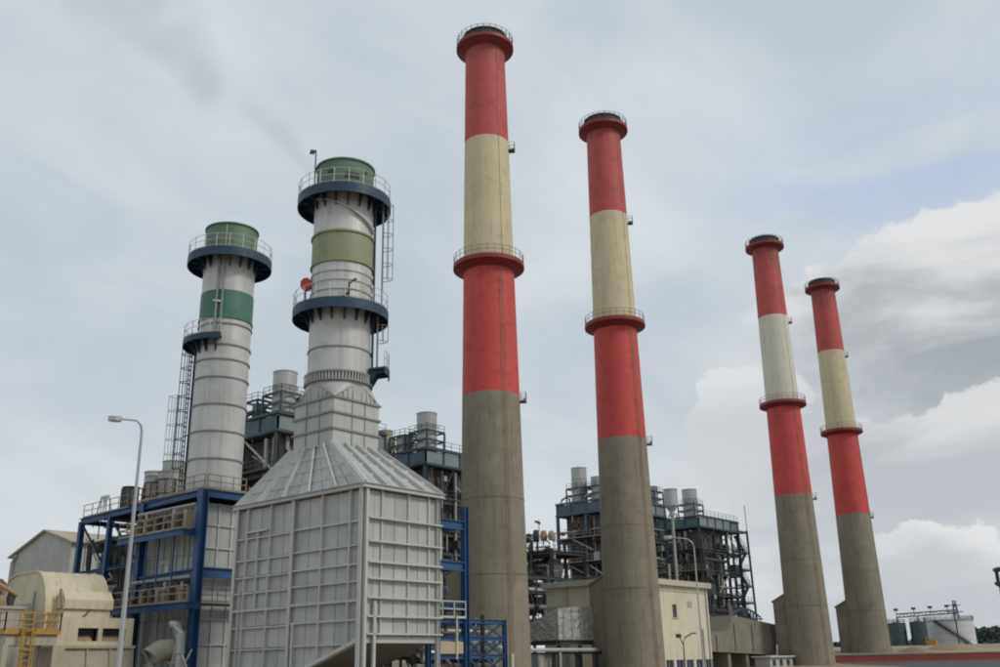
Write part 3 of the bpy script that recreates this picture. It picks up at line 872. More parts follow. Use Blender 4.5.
R = random.Random(14)
t = thing('deck_equipment', (1, 25, 6.65), 'brown and grey valves and pipes crowded on the blue decks', 'equipment')
for z in (6.7, 12.0):
    y = 20.6
    while y < 28.6:
        w_, h_ = R.uniform(.25, .6), R.uniform(.6, 1.9)
        m = R.choice((brownclad, rail_rust, greyclad, drk, tan))
        if R.random() < .5:
            blk('cabinet', .85, 1.35, y, y + w_, z, z + h_, m, t)
        else:
            Acc().lathe((1.1, y + .25), [(.01, z), (.22, z), (.22, z + h_ * .6), (.34, z + h_ * .62), (.34, z + h_ * .72), (.12, z + h_ * .75), (.12, z + h_), (.01, z + h_)], 10).obj('valve', m, t, 40)
        y += w_ + R.uniform(.15, .6)
    Acc().tube([(1.45, 20.4, z + 1.9), (1.45, 28.4, z + 1.9)], .14, 8).obj('pipe', greyclad, t, 40)
    Acc().tube([(2.1, 28.6, z + .6), (2.1, 37.0, z + .4), (2.1, 37.0, z - 5)], .22, 8).obj('pipe', drk, t, 40)
blk('dark_vessel', 3.2, 8.4, 29.2, 36.5, .5, 12.8, drk, t)
for k in range(6):
    y = 29.4 + 1.3 * k
    Acc().tube([(2.6, y, .5), (2.6, y, R.uniform(8, 14))], R.uniform(.12, .3), 8).obj('riser_pipe', R.choice((greyclad, brownclad, teal)), t, 40)

# white pipe elbow with props below the deck
t = thing('vent_pipe', (0.2, 20.0, 0), 'white elbowed vent pipe with raking props below the lower blue deck', 'pipe')
Acc().tube([(0.3, 19.2, 0), (0.3, 19.2, 3.6), (0.3, 19.3, 4.5), (0.3, 19.7, 5.05), (0.3, 20.4, 5.2), (1.6, 20.6, 5.2)], .28, 12).obj('pipe', pipe_m, t, 40)
for z in (1.5, 3.2):
    Acc().lathe((0.3, 19.2), [(.27, z), (.38, z), (.38, z + .1), (.27, z + .1)], 14).obj('flange', pipe_m, t)
bar('prop', (0.3, 20.9, 0), (0.3, 19.4, 4.5), .12, .12, rail_pale, t)
bar('prop', (0.3, 20.9, 2.6), (0.3, 19.2, 2.6), .1, .1, rail_pale, t)
bar('prop', (0.3, 17.9, 1.9), (0.3, 20.6, 5.4), .08, .08, rail_pale, t)
bar('prop', (0.3, 17.7, 3.4), (0.3, 18.7, 2.2), .08, .08, rail_pale, t)

def silencer(t, c, z0, z1, r, mat, frame=True, fz=None, fm=teal):
    s_ = Acc().lathe(c, [(r * .55, z0), (r, z0 + .35), (r, z1 - .1), (r + .05, z1 - .1), (r + .05, z1), (r - .12, z1), (r - .12, z1 - 1.2), (.01, z1 - 1.2)], 28).obj('silencer', mat, t, 30)
    for z in (z0 + (z1 - z0) * .36, z0 + (z1 - z0) * .68):
        Acc().lathe(c, [(r - .02, z), (r + .06, z), (r + .06, z + .09), (r - .02, z + .09)], 28).obj('hoop', mat, s_)
    if frame:
        fz = fz or z0 + (z1 - z0) * .55
        w = r + .3
        pts = [(c[0] - w, c[1] - w), (c[0] + w, c[1] - w), (c[0] + w, c[1] + w), (c[0] - w, c[1] + w)]
        for i in range(4):
            bar('silencer_post', (*pts[i], z0), (*pts[i], fz), .2, .2, fm, t)
            for z in (fz, (fz + z0) / 2 + .2):
                bar('silencer_tie', (*pts[i], z), (*pts[(i + 1) % 4], z), .16, .22, fm, t)
        Acc().rail((pts[0][0], pts[0][1], fz), (pts[1][0], pts[1][1], fz), .9, 1, .05).rail((pts[0][0], pts[0][1], fz), (pts[3][0], pts[3][1], fz), .9, 1, .05).obj('silencer_railing', fm, t)

# silencers standing on the left end of the blue frame
for (c, z1, r, m, lab) in (((6.6, 35.3), 19.0, .95, vent_m, 'grey silencer drum just right of the tall lamp post, on the blue frame'),
                           ((7.6, 34.0), 19.9, 1.0, vent_m, 'tallest grey silencer drum on the left end of the blue frame'),
                           ((5.4, 33.2), 18.2, 0.8, greyclad, 'shorter grey drum standing in front among the silencers on the blue frame'),
                           ((5.6, 31.1), 18.3, 1.05, greyclad, 'stained grey drum next to the foot of the left white stack'),
                           ((5.0, 36.4), 17.6, 0.7, teal, 'short dark drum behind the tall lamp post, on the blue frame')):
    t = thing('silencer_drum', (c[0], c[1], 14.84), lab, 'silencer', 'drums on the blue frame')
    Acc().lathe(c, [(.01, 14.84), (r, 14.84), (r, z1 - .1), (r + .06, z1 - .1), (r + .06, z1), (r - .1, z1), (r - .1, z1 - .8), (.01, z1 - .8)], 28).obj('drum', m, t, 30)
    for z in (16.3, 17.5):
        Acc().lathe(c, [(r - .02, z), (r + .06, z), (r + .06, z + .1), (r - .02, z + .1)], 28).obj('hoop', drk, t)
    for k in range(3):
        a = va + k * .7 - .7
        bar('leg', (c[0] + (r + .15) * math.cos(a), c[1] + (r + .15) * math.sin(a), 14.84), (c[0] + (r + .15) * math.cos(a), c[1] + (r + .15) * math.sin(a), 17.4), .12, .12, brownclad if k % 2 else drk, t)
t = thing('vent_tripod', (4.4, 40, 14.4), 'small pale lattice stand at the left end of the blue frame', 'stand')
for k in range(4):
    bar('leg', (4.0 + (k % 2) * 1.1, 39.2 + (k // 2) * 1.4, 14.4), (4.3 + (k % 2) * .5, 39.6 + (k // 2) * .6, 17.0), .1, .1, rail_pale, t)
bar('head', (4.2, 38.8, 17.0), (4.9, 41.2, 17.2), .3, .25, rail_pale, t)
bar('brace', (4.0, 39.2, 14.5), (4.8, 40.4, 16.8), .07, .07, rail_pale, t)

# ------------------------------------------------------------------ cream turbine enclosure at the lower left
xa, xb, yc, zt = -7.93, -3.4, 24.21, 8.75
t = thing('turbine_enclosure', ((xa + xb) / 2, yc, 0), 'cream turbine intake enclosure with rounded roof at the lower left', 'enclosure')
prof = [(yc + 5.2, 0), (yc + 5.2, zt - 1.3), (yc + 4.3, zt - .25), (yc + 3.2, zt)]
for k in range(9):
    a = PI / 2 * k / 8
    prof.append((yc + .3 - 1.9 * math.sin(a), zt - 3.1 + 3.1 * math.cos(a)))
prof += [(yc - 1.6, 0)]
Acc().prism([(xa, y, z) for y, z in prof], (xb - xa, 0, 0)).obj('rounded_hood', enc, t, 30)
cap = [(y, z) for y, z in prof[1:-1]]
a_ = Acc()
for (y0, z0), (y1, z1) in zip(cap, cap[1:]):
    a_.bar((xa - .03, y0, z0), (xa - .03, y1, z1), .1, .12)
a_.obj('edge_trim', enc, t)
Acc().prism([(xa + .75, yc - 1.5, 7.2), (xa + .75, yc - 1.5, 6.2), (xa + .75, yc - 2.6, 6.15), (xa + .75, yc - 2.6, 6.75), (xa + .75, yc - 2.1, 7.35)], (3.5, 0, 0)).obj('intake_hood', enc, t)
Acc().box(xa + .85, xa + 4.15, yc - 2.4, yc - 1.5, 5.55, 6.13).obj('intake_box', enc, t)
Acc().prism([(xa + .62, yc - 2.72, 6.1), (xa + .62, yc - 2.15, 7.45), (xa + .62, yc - 1.9, 7.45), (xa + .62, yc - 2.4, 6.1)], (.1, 0, 0)).obj('rusty_side_rail', rail_rust, t)
bar('lever', (xa + 2.1, yc - 2.5, 5.55), (xa + 2.6, yc - 2.75, 6.15), .09, .09, drk, t)
for k in range(1, 4):
    x = xa + (xb - xa) * k / 4
    a_ = Acc()
    for (y0, z0), (y1, z1) in zip(cap[2:], cap[3:]):
        a_.bar((x, y0, z0), (x, y1, z1), .05, .06)
    a_.obj('panel_joint', enc, t)
for k in range(7):
    blk('louvre', xa - .05, xa + .02, yc + .6, yc + 2.8, 5.2 + .22 * k, 5.32 + .22 * k, enc_d, t)
blk('access_door', xa - .05, xa + .02, yc + 3.2, yc + 4.2, 3.0, 5.0, enc_d, t)
bar('conduit', (xa - .08, yc + .2, 3), (xa - .08, yc + .2, 7.4), .1, .1, greyclad, t)
for k in range(5):
    bar('hood_seam', (xa + 1.3 + .6 * k, yc - 2.62, 6.2), (xa + 1.3 + .6 * k, yc - 2.12, 7.33), .03, .04, enc_d, t)
# lower body with two deep openings
yl = yc - 2.9
fb = Acc()
X0, X1, Zb, Zt = xa + .35, xa + 5.75, 3.85, 5.52
op = [(xa + 1.75, xa + 3.2), (xa + 3.5, xa + 5.2)]
xs_ = [X0] + [v for o_ in op for v in o_] + [X1]
for i in range(0, len(xs_), 2):
    fb.box(xs_[i], xs_[i + 1], yl, yl + .2, Zb, Zt)
for a, b in op:
    fb.box(a, b, yl, yl + .2, Zb, Zb + .2).box(a, b, yl, yl + .2, Zt - .62, Zt)
fb.box(X0, X0 + .1, yl + .2, yc - 1.6, Zb, Zt).box(X0, X1, yl, yc - 1.6, Zt, Zt + .07)
fb.box(X1 - .1, X1, yl + .2, yc - 1.6, Zb, Zt).box(X0 + .1, X1 - .1, yc - 1.75, yc - 1.62, Zb, Zt).box(X0, X1, yl, yc - 1.6, Zb - .08, Zb)
fb.obj('lower_body', enc, t)
for a, b in op:
    Acc().prism([(a + .1, yl + .35, Zb + .2), (a + .1, yl + .9, Zb + .75), (a + .1, yl + 1.0, Zb + .2)], (b - a - .3, 0, 0)).obj('damper', rail_rust, t)
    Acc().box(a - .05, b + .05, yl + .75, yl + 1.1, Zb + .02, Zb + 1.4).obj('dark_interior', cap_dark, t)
Acc().hexa([(X0 - .3, yl - .6, -.0), (X1, yl - .6, 0), (X1, yc - 1.6, 0), (X0 - .3, yc - 1.6, 0)], [(X0 - .2, yl - .15, 3.6), (X1, yl - .15, 3.6), (X1, yc - 1.6, 3.6), (X0 - .2, yc - 1.6, 3.6)]).obj('skirt', enc_d, t)
Acc().box(X0 - .45, X1 + .1, yl - .35, yc - 1.7, 3.58, 3.76).obj('skirt_cap', enc_d, t)
for k in range(4):
    x = X0 + .4 + k * 1.65
    bar('skirt_rib', (x, yl - .66, 0), (x, yl - .22, 3.55), .1, .14, enc_d, t)
bar('conduit', (X0 + 1.8, yl - .7, 0), (X0 + 2.1, yl - .5, 2.4), .1, .1, drk, t)
# curved white duct to the right of it
t = thing('intake_duct', (-1, 21, 0), 'small pale curved duct right of the cream enclosure', 'duct')
Acc().tube([(-1.2, 20.9, 0), (-1.2, 20.9, 2.2), (-0.9, 20.9, 3.0), (-.2, 20.9, 3.4), (1.2, 20.9, 3.5)], .75, 16).obj('elbow', enc_d, t, 40)
Acc().box(-2.6, -1.9, 25.2, 27.0, 0, 7.9).obj('riser_box', greyclad, t)
Acc().box(-2.7, -1.8, 25.1, 27.1, 7.9, 8.1).obj('riser_cap', greyclad, t)

# yellow access stair
t = thing('access_stair', (-11, 19, 0), 'yellow railed access platform and ladder at the lower left corner', 'stair')
Acc().box(-12.4, -8.9, 18.2, 20.6, 4.35, 4.55).obj('platform', yellow, t)
Acc().box(-12.2, -9.0, 18.4, 20.5, 3.7, 4.33).obj('platform_frame', enc_d, t)
Acc().rail((-12.4, 18.25, 4.55), (-8.95, 18.25, 4.55), 1.1, .8, .07).rail((-12.4, 18.25, 4.55), (-12.4, 20.6, 4.55), 1.1, .8, .07).rail((-8.95, 18.25, 4.55), (-8.95, 20.6, 4.55), 1.1, .8, .07).obj('railing', yellow, t)
Acc().ladder((-11.1, 18.05, 0), 5.7, (0, -1, 0), (1, 0, 0), .6, True, .08, .35).obj('ladder', yellow, t)
for x, y in ((-12.2, 18.4), (-9.1, 18.4), (-12.2, 20.4), (-9.1, 20.4)):
    bar('leg', (x, y, 0), (x, y, 3.7), .3, .3, enc_d, t)
Acc().box(-9.2, -8.2, 18.8, 21.5, 0, 3.6).obj('plinth', enc_d, t)
# machinery heap at the far left edge
t = thing('pump_skid', (-10, 24, 0), 'grey pump skid with brown valve wheels at the left picture edge', 'machinery')
Acc().box(-13.5, -9.2, 23, 26, 0, 6.1).obj('cabinet', greyclad, t)
Acc().box(-13.6, -9.1, 22.9, 26.1, 6.1, 6.3).obj('cabinet_lid', greyclad, t)
for (x, z, r) in ((-11.7, 7.1, .5), (-10.6, 6.9, .4), (-9.9, 7.2, .28)):
    Acc().lathe((x, 23.6), [(.01, 6.3), (r * .7, 6.3), (r, z - .3), (r * .8, z), (.01, z + .1)], 14).obj('valve', rail_rust if r > .3 else drk, t, 40)
Acc().tube([(-12.5, 23.3, 6.3), (-12.5, 23.3, 7.5), (-11, 23.3, 7.7), (-9.6, 23.3, 7.0)], .13, 8).obj('pipe', rail_rust, t)
t = thing('low_block', (-3, 42, 0), 'low brown-roofed block at the extreme left edge', 'building')
Acc().box(-9, -1.9, 42, 47, 0, 8.6).obj('wall', greyclad, t)
Acc().prism([(-9.3, 41.7, 8.6), (-9.3, 47.3, 8.6), (-9.3, 44.5, 9.9)], (7.7, 0, 0)).obj('roof', paint('brown_roof', (0.25, 0.11, 0.07), .8), t)

# gabled shed behind
px_, py_, pz_ = 7.6, 57.0, 15.95
t = thing('gabled_shed', (20, 56, 0), 'grey gabled shed with tan metal roof behind the cream enclosure', 'shed')
yl0, yr0, ze = py_ + 7.0, py_ - 5.6, 14.1
Acc().prism([(px_, yr0, 0), (px_, yl0, 0), (px_, yl0, ze - .2), (px_, py_, pz_), (px_, yr0, ze + .3)], (26, 0, 0)).obj('walls', shed_w, t)
for (y0, z0, y1, z1) in ((py_, pz_, yl0 + .5, ze - .35), (py_, pz_, yr0 - .5, ze + .15)):
    n = 12
    for k in range(n):
        x0 = px_ - .4 + 27 * k / n
        Acc().prism([(x0 + .03, y0, z0 + .04), (x0 + .03, y1, z1 + .04), (x0 + .03, y1, z1 + .2), (x0 + .03, y0, z0 + .2)], (27 / n - .06, 0, 0)).obj('roof_sheet', shed_r if y1 < y0 else shed_w, t)
for x in (13, 18, 23, 28):
    bar('wall_post', (x, yr0 - .1, 0), (x, yr0 - .1, ze), .3, .25, greyclad, t)
Acc().box(px_ + 3.2, px_ + 25, yr0 - .06, yr0, 6, 13.4).obj('shaded_recess', drk, t)  # flat dark sheet stands in for the shaded recess in this wall
Acc().tube([(px_ - .1, yl0 - .4, 0), (px_ - .1, yl0 - .4, ze - .8), (px_ - .1, yl0 - 1.1, ze - .1)], .28, 8).obj('downpipe', shed_w, t)

# ------------------------------------------------------------------ boiler houses behind the chimneys
def boiler(x0, y0, label, sil, seed, gird=teal, tower=False, w=15.5, d=12.0, zt=28.0):
    R = random.Random(seed)
    t = thing('boiler_house', (x0 + w / 2, y0 + d / 2, 0), label, 'boiler house', 'open steel boiler houses')
    xs = [x0, x0 + w / 3, x0 + 2 * w / 3, x0 + w]
    ys = [y0, y0 + d / 2, y0 + d]
    zl = [5.2, 9.6, 13.6, 17.6, 21.6]
    for i, x in enumerate(xs):
        for j, y in enumerate(ys):
            bar('column', (x, y, -1), (x, y, zt - 1.9), .45, .45, gird if (i == 0 or j == 0) else drk, t, 'ibeam')  # inner columns darker: shade inside the frame put into their paint
    for z in zl:
        for a, b in zip(xs, xs[1:]):
            for y in (y0, y0 + d):
                bar('beam', (a, y, z), (b, y, z), .3, .5, teal if R.random() < .7 else drk, t, 'ibeam')
        for a, b in zip(ys, ys[1:]):
            for x in (x0, x0 + w):
                bar('beam', (x, a, z), (x, b, z), .3, .5, teal if R.random() < .7 else drk, t, 'ibeam')
        Acc().box(x0 - .9, x0 + w - .3, y0 + .3, y0 + d, z + .27, z + .34).obj('floor_grating', drk, t)
        Acc().rail((x0 - .9, y0 + .2, z + .34), (x0 - .9, y0 + d, z + .34), 1.1, 1.5, .06).obj('railing', rail_rust if R.random() < .3 else teal, t)
        Acc().rail((x0 - .9, y0 - .35, z + .34), (x0 + w, y0 - .35, z + .34), 1.1, 1.5, .06).obj('railing', teal, t)
    # plate girder deck: framed panels
    blk('deck_slab', x0 - .2, x0 + w + .2, y0 - .2, y0 + d + .2, zt - 2.15, zt - 1.95, drk, t)
    n = 5
    for k in range(n):
        a, b = x0 + w * k / n, x0 + w * (k + 1) / n
        blk('girder_panel', a + .14, b - .14, y0 - .12, y0 - .04, zt - 1.75, zt - .2, teal_pale, t)
        bar('girder_stiffener', (b, y0 - .14, zt - 1.95), (b, y0 - .14, zt), .22, .26, gird, t)
    n = 4
    for k in range(n):
        a, b = y0 + d * k / n, y0 + d * (k + 1) / n
        blk('girder_panel', x0 - .12, x0 - .04, a + .14, b - .14, zt - 1.75, zt - .2, teal_blue, t)
        bar('girder_stiffener', (x0 - .14, b, zt - 1.95), (x0 - .14, b, zt), .26, .22, gird, t)
    for p, q in (((x0 - .3, y0 - .14), (x0 + w + .2, y0 - .14)), ((x0 - .14, y0 - .3), (x0 - .14, y0 + d + .2)), ((x0 + w, y0), (x0 + w, y0 + d)), ((x0, y0 + d), (x0 + w, y0 + d))):
        for z, h in ((zt + .05, .28), (zt - 1.9, .3)):
            bar('girder_flange', (*p, z), (*q, z), .5, h, gird, t)
    blk('deck_top', x0, x0 + w, y0, y0 + d, zt - .3, zt - .2, drk, t)
    # lagged casing and hoppers inside the frame; dark brown carries the shade in there
    blk('upper_casing', x0 + 1.2, x0 + w * .62, y0 + .9, y0 + d - 1, 17.9, zt - 2.2, brownclad, t)
    blk('lower_casing', x0 + 2.0, x0 + w * .7, y0 + 1.6, y0 + d - 1, 6.0, 17.3, brownclad, t)
    for k in range(6):
        x = x0 + 1.2 + (w * .62 - 1.2) * k / 5
        bar('casing_rib', (x, y0 + .85, 18), (x, y0 + .85, zt - 2.3), .12, .12, brownclad, t)
    for k in range(5):
        y = y0 + 1 + (d - 2.2) * k / 4
        bar('casing_rib', (x0 + 1.15, y, 18), (x0 + 1.15, y, zt - 2.3), .12, .12, greyclad if k % 2 else brownclad, t)
    Acc().hexa([(x0 + w * .72, y0 + 1.5, 9.8), (x0 + w * .8, y0 + 1.5, 9.8), (x0 + w * .8, y0 + 6, 9.8), (x0 + w * .72, y0 + 6, 9.8)], [(x0 + w * .68, y0 + .8, 13), (x0 + w * .95, y0 + .8, 13), (x0 + w * .95, y0 + 7, 13), (x0 + w * .68, y0 + 7, 13)]).obj('hopper', greyclad, t)
    # braces
    for (p, q) in (((xs[0], y0, zl[3]), (xs[1], y0, zt - 2)), ((x0, ys[0], zl[4]), (x0, ys[1], zt - 2)), ((x0, ys[2], zl[3]), (x0, ys[1], zl[4])), ((xs[1], y0, zl[2]), (xs[2], y0, zl[3])), ((x0, ys[1], zl[1]), (x0, ys[0], zl[2])), ((xs[2], y0, zl[1]), (xs[3], y0, zl[2])), ((x0, ys[0], zl[2]), (x0, ys[1], zl[3])), ((xs[3], y0, zl[4]), (xs[2], y0, zt - 2))):
        bar('brace', p, q, .18, .18, teal if R.random() < .6 else rail_pale, t)
    # pipework
    for k in range(20):
        z = R.choice(zl) + R.uniform(.9, 2.6); r_ = R.uniform(.12, .34)
        m = R.choice((pipe_m, greyclad, drk, drk, brownclad, teal))
        if R.random() < .5:
            xx = x0 + R.uniform(-.5, .9)
            a, b = sorted((R.uniform(y0, y0 + d), R.uniform(y0, y0 + d)))
            pts = [(xx, a, z - 2), (xx, a, z - .3), (xx, a + .3, z), (xx, b + 1, z), (xx + 1.4, b + 1.2, z)]
        else:
            yy = y0 + R.uniform(-.3, .8)
            a, b = sorted((R.uniform(x0, x0 + w), R.uniform(x0, x0 + w)))
            pts = [(a, yy, z + 2), (a, yy, z + .3), (a + .3, yy, z), (b + 1, yy, z), (b + 1.2, yy + 1.4, z)]
        Acc().tube(pts, r_, 8).obj('pipe', m, t, 40)
    for k in range(5):
        x, y = x0 + R.uniform(0, 1), y0 + R.uniform(.5, d)
        if k > 2:
            x, y = x0 + R.uniform(1, w), y0 + R.uniform(-.3, .5)
        Acc().tube([(x, y, 1), (x, y, R.choice((18, 22, 25.5)))], R.uniform(.12, .3), 8).obj('riser_pipe', R.choice((pipe_m, teal, greyclad)), t, 40)
    for k in range(14):
        z = R.choice(zl[:5]) + .34
        x, y = x0 + R.uniform(-.6, .6), y0 + R.uniform(1, d - 1)
        if k % 2:
            x, y = x0 + R.uniform(8, w), y0 + R.uniform(.2, 1)
        s = R.uniform(.4, .9)
        blk('equipment_cabinet', x - s, x + s, y - s, y + s, z, z + R.uniform(.9, 2), R.choice((greyclad, teal, brownclad, drk)), t)
    sp_ = {drk: Acc(), teal: Acc(), greyclad: Acc(), brownclad: Acc()}
    for k in range(150):
        m = R.choice(list(sp_))
        z = R.uniform(3, zt - 2.6); L = R.uniform(1, 5)
        side = R.random() < .5
        if side:
            p = Vector((x0 + R.uniform(-1.0, .7), y0 + R.uniform(0, d), z))
            q = R.choice((Vector((0, L, 0)), Vector((0, 0, L * .8)), Vector((0, L, L * .5)), Vector((1.2, 0, 0))))
        else:
            p = Vector((x0 + R.uniform(0, w), y0 + R.uniform(-.5, .7), z))
            q = R.choice((Vector((L, 0, 0)), Vector((0, 0, L * .8)), Vector((L, 0, -L * .5)), Vector((0, 1.2, 0))))
        if R.random() < .2:
            s = R.uniform(.15, .5)
            sp_[m].box(p.x - s, p.x + s, p.y - s, p.y + s, p.z - s, p.z + s * 1.4)
        else:
            e_ = p + q
            e_.z = min(e_.z, zt - 2.3)
            if (e_ - p).length > .2:
                sp_[m].bar(p, e_, R.uniform(.06, .2))
    for m, a_ in sp_.items():
        if a_.v:
            o_ = a_.obj('small_pipework', m, t); o_['kind'] = 'stuff'
    Acc().rail((x0 - .2, y0 - .2, zt + .2), (x0 + w, y0 - .2, zt + .2), 1.1, 1.5, .05).obj('railing', teal, t)
    for (dx, dy, r_, z1, m, fr) in sil:
        silencer(t, (x0 + dx, y0 + dy), zt - .2, z1, r_, m, fr, zt + 2.6 if fr else None)
    for k in range(4):
        x, y = x0 + R.uniform(4, w), y0 + R.uniform(1, d - 1)
        Acc().tube([(x, y, zt), (x, y, zt + R.uniform(1, 2.6))], .08, 6).obj('vent_pipe', drk, t)
    for k in range(3):
        y = y0 + d * (.45 + .2 * k)
        Acc().tube([(x0 + 1.2, y, zt), (x0 + 1.2, y, zt + 1.0), (x0 + .9, y + .5, zt + 1.3), (x0 + .8, y + 1.4, zt + .9), (x0 + .8, y + 1.8, zt - .2)], .16, 7).obj('gooseneck_pipe', R.choice((pipe_m, drk)), t, 40)
    if tower:
        tx0, tx1, ty0, ty1 = x0 + w + 1.5, x0 + w + 5.0, y0 + .4, y0 + 4
        for x in (tx0 - 1, tx1):
            for y in (ty0, ty1):
                bar('tower_leg', (x + (.7 if x == tx1 else 0), y, -1), (x - (.2 if x == tx1 else 0), y, zt - 1.0), .32, .32, teal, t, 'ibeam')
        Acc().tube([(tx1, ty0, zt - 1), (tx1 - .1, ty0, zt + 4.2)], .07, 5).obj('mast', drk, t)
        for k, z in enumerate((3, 6.2, 9.4, 12.6, 15.8, 19, 22.4, 26.6)):
            for y in (ty0, ty1):
                bar('tower_beam', (tx0 - 3, y, z), (tx1 + .2, y, z), .2, .3, teal, t, 'ibeam')
            bar('tower_beam', (tx1, ty0, z), (tx1, ty1, z), .2, .3, teal, t, 'ibeam')
            if z < 24:
                a, b = (tx0 - .6, tx1 - .4) if k % 2 else (tx1 - .4, tx0 - .6)
                Acc().prism([(a, ty0 + .4, z), (b, ty0 + .4, z + 3.2), (b, ty0 + .4, z + 3.36), (a, ty0 + .4, z + .16)], (0, .7, 0)).obj('stair_flight', teal, t)
                Acc().rail((a, ty0 + .3, z + .3), (b, ty0 + .3, z + 3.5), 1.0, 1.2, .04).obj('stair_railing', teal, t)
                Acc().rail((tx0 - 3, ty0 - .1, z + .2), (tx1, ty0 - .1, z + .2), 1.0, 1.2, .05).obj('railing', teal, t)
    return t
boiler(22.5, 39.1, 'open steel boiler house behind, between the two exhaust stacks', [(2.1, 1.9, 1.32, 33.3, vent_m, True), (5.6, 1.9, .95, 30.7, vent_m, True), (2.0, 6.2, .8, 30.4, teal_pale, True)], 3)
boiler(46.7, 40.8, 'open steel boiler house between the silver casing and the nearest chimney', [(2.1, 1.9, 1.32, 33.2, vent_m, True), (2.2, 6.0, 1.15, 30.9, vent_m, True), (2.2, 9.8, 1.0, 32.2, tan, False), (2.0, 8.3, .45, 30.6, tan, False)], 5)
boiler(96.5, 45.8, 'open steel boiler house half hidden behind the second chimney', [(2.1, 8.6, 1.35, 34.3, vent_m, True), (2.4, 5.0, 1.1, 32.3, vent_m, True), (14.6, 1.8, 1.15, 31.6, vent_m, True), (11.0, 2.6, 1.1, 32.6, vent_m, True)], 8, teal_blue)
boiler(127.2, 47.5, 'open steel boiler house with stair tower, left of the far chimney pair', [(2.3, 2.8, 1.45, 33.6, vent_m, True)], 11, teal, True)

t = thing('elevated_vent', (102.3, 38.6, 0), 'pale drum with conical base on a tall pipe, right of the second chimney', 'vent')
vc = (102.3, 38.6)
Acc().lathe(vc, [(.4, 24.6), (.45, 25.4), (1.1, 26.3), (1.1, 28.9), (1.17, 28.9), (1.17, 29.05), (1.0, 29.05), (1.0, 28.2), (.01, 28.2)], 28).obj('drum', vent_m, t, 30)
Acc().tube([(vc[0], vc[1], -1), (vc[0], vc[1], 24.7)], .24, 12).obj('standpipe', greyclad, t, 40)
for z in (9, 15, 21, 24):
    Acc().lathe(vc, [(.24, z), (.36, z), (.36, z + .12), (.24, z + .12)], 16).obj('flange', pipe_m, t)
    bar('stay', (vc[0], vc[1], z), (vc[0], 45.6, z), .12, .12, teal, t)

# pipe structure left of the third boiler house
t = thing('pipe_structure', (84, 52, 0), 'dark tangled pipe structure with poles, right of the nearest chimney', 'pipework')
bx0, bx1, by0, by1 = 79.5, 88, 46.5, 54
for x in (bx0, bx1):
    for y in (by0, (by0 + by1) / 2, by1):
        bar('column', (x, y, -1), (x, y, 18.4 + 1.6 * (y > 50)), .36, .36, drk, t, 'ibeam')
R = random.Random(21)
for z in (8, 13.2, 18.0):
    for y in (by0, by1):
        bar('beam', (bx0, y, z), (bx1, y, z), .3, .45, drk, t, 'ibeam')
    for x in (bx0, bx1):
        bar('beam', (x, by0, z), (x, by1, z), .3, .45, drk, t, 'ibeam')
    Acc().rail((bx0 - .4, by0, z + .3), (bx0 - .4, by1, z + .3), 1.1, 1.3, .06).obj('railing', drk, t)
    Acc().rail((bx0, by0 - .4, z + .3), (bx1, by0 - .4, z + .3), 1.1, 1.3, .06).obj('railing', teal, t)
    blk('floor_grating', bx0 - .3, bx1, by0, by1, z + .22, z + .29, drk, t)
Acc().tube([(bx0 + 3.4, by0 + 1.5, 15.8), (bx0 + 3.4, by1 - 1, 15.8)], 1.5, 16).obj('drum_vessel', brownclad, t, 40)
Acc().tube([(bx0 + 2.6, by0 + .8, 10.6), (bx0 + 2.6, by1 - 1, 10.6)], 1.2, 16).obj('drum_vessel', greyclad, t, 40)
def tangle(t, x0, x1, y0, y1, z0, z1, n, seed, mats):
    Rt = random.Random(seed); ac = {m: Acc() for m in mats}
    for k in range(n):
        m = Rt.choice(mats); L = Rt.uniform(.8, 3.6)
        p = Vector((Rt.uniform(x0, x1), Rt.uniform(y0, y1), Rt.uniform(z0, z1)))
        q = p + Rt.choice((Vector((L, 0, 0)), Vector((0, L, 0)), Vector((0, 0, L)), Vector((0, 0, -L)), Vector((0, L * .7, L * .6)), Vector((L * .7, 0, -L * .6))))
        q.x, q.y, q.z = min(q.x, x1), min(q.y, y1), min(max(q.z, z0 - 1), z1 + .6)
        if Rt.random() < .18:
            s_ = Rt.uniform(.12, .4)
            ac[m].box(p.x - s_, p.x + s_, p.y - s_, p.y + s_, p.z - s_, p.z + s_)
        elif (q - p).length > .3:
            ac[m].tube([p, q], Rt.uniform(.04, .13), 6)
    for m, a_ in ac.items():
        if a_.v:
            o_ = a_.obj('small_pipework', m, t); o_['kind'] = 'stuff'
tangle(t, bx0 - .8, bx0 + 2, by0, by1 + 2, 8.5, 20.8, 150, 6, [drk, teal, greyclad, brownclad])
for k in range(14):
    z = R.uniform(9, 21.2)
    y = by0 + R.uniform(-.4, 6)
    x = bx0 + R.uniform(-.6, 1.2)
    Acc().tube([(x, y, z - R.uniform(1, 5)), (x, y, z), (x + .2, y + .4, z + .25), (x + .2, y + R.uniform(1, 3), z + .25)], R.uniform(.1, .28), 7).obj('pipe', R.choice((drk, drk, pipe_m, rail_rust)), t, 40)
for k in range(5):
    y = by0 + 1 + k * 1.5
    Acc().lathe((bx0 + 1.5, y), [(.01, 19.9), (.5, 19.9), (.62, 20.6), (.4, 21.2 + .25 * (k % 3)), (.01, 21.4)], 10).obj('relief_valve', R.choice((rail_rust, drk)), t, 50)
for y, h in ((by1 - .4, 25), (by0 + 2.2, 23.0)):
    Acc().tube([(bx0, y, 19.8), (bx0, y, h)], .09, 6).obj('lamp_pole', pipe_m, t)
    Acc().bar((bx0, y + .7, h - .2), (bx0, y - .2, h - .6), .3).obj('lamp_head', drk, t)
t = thing('frame_pipework', (2, 30, 0), 'tangled small pipework in the open left bays of the blue frame', 'pipework')
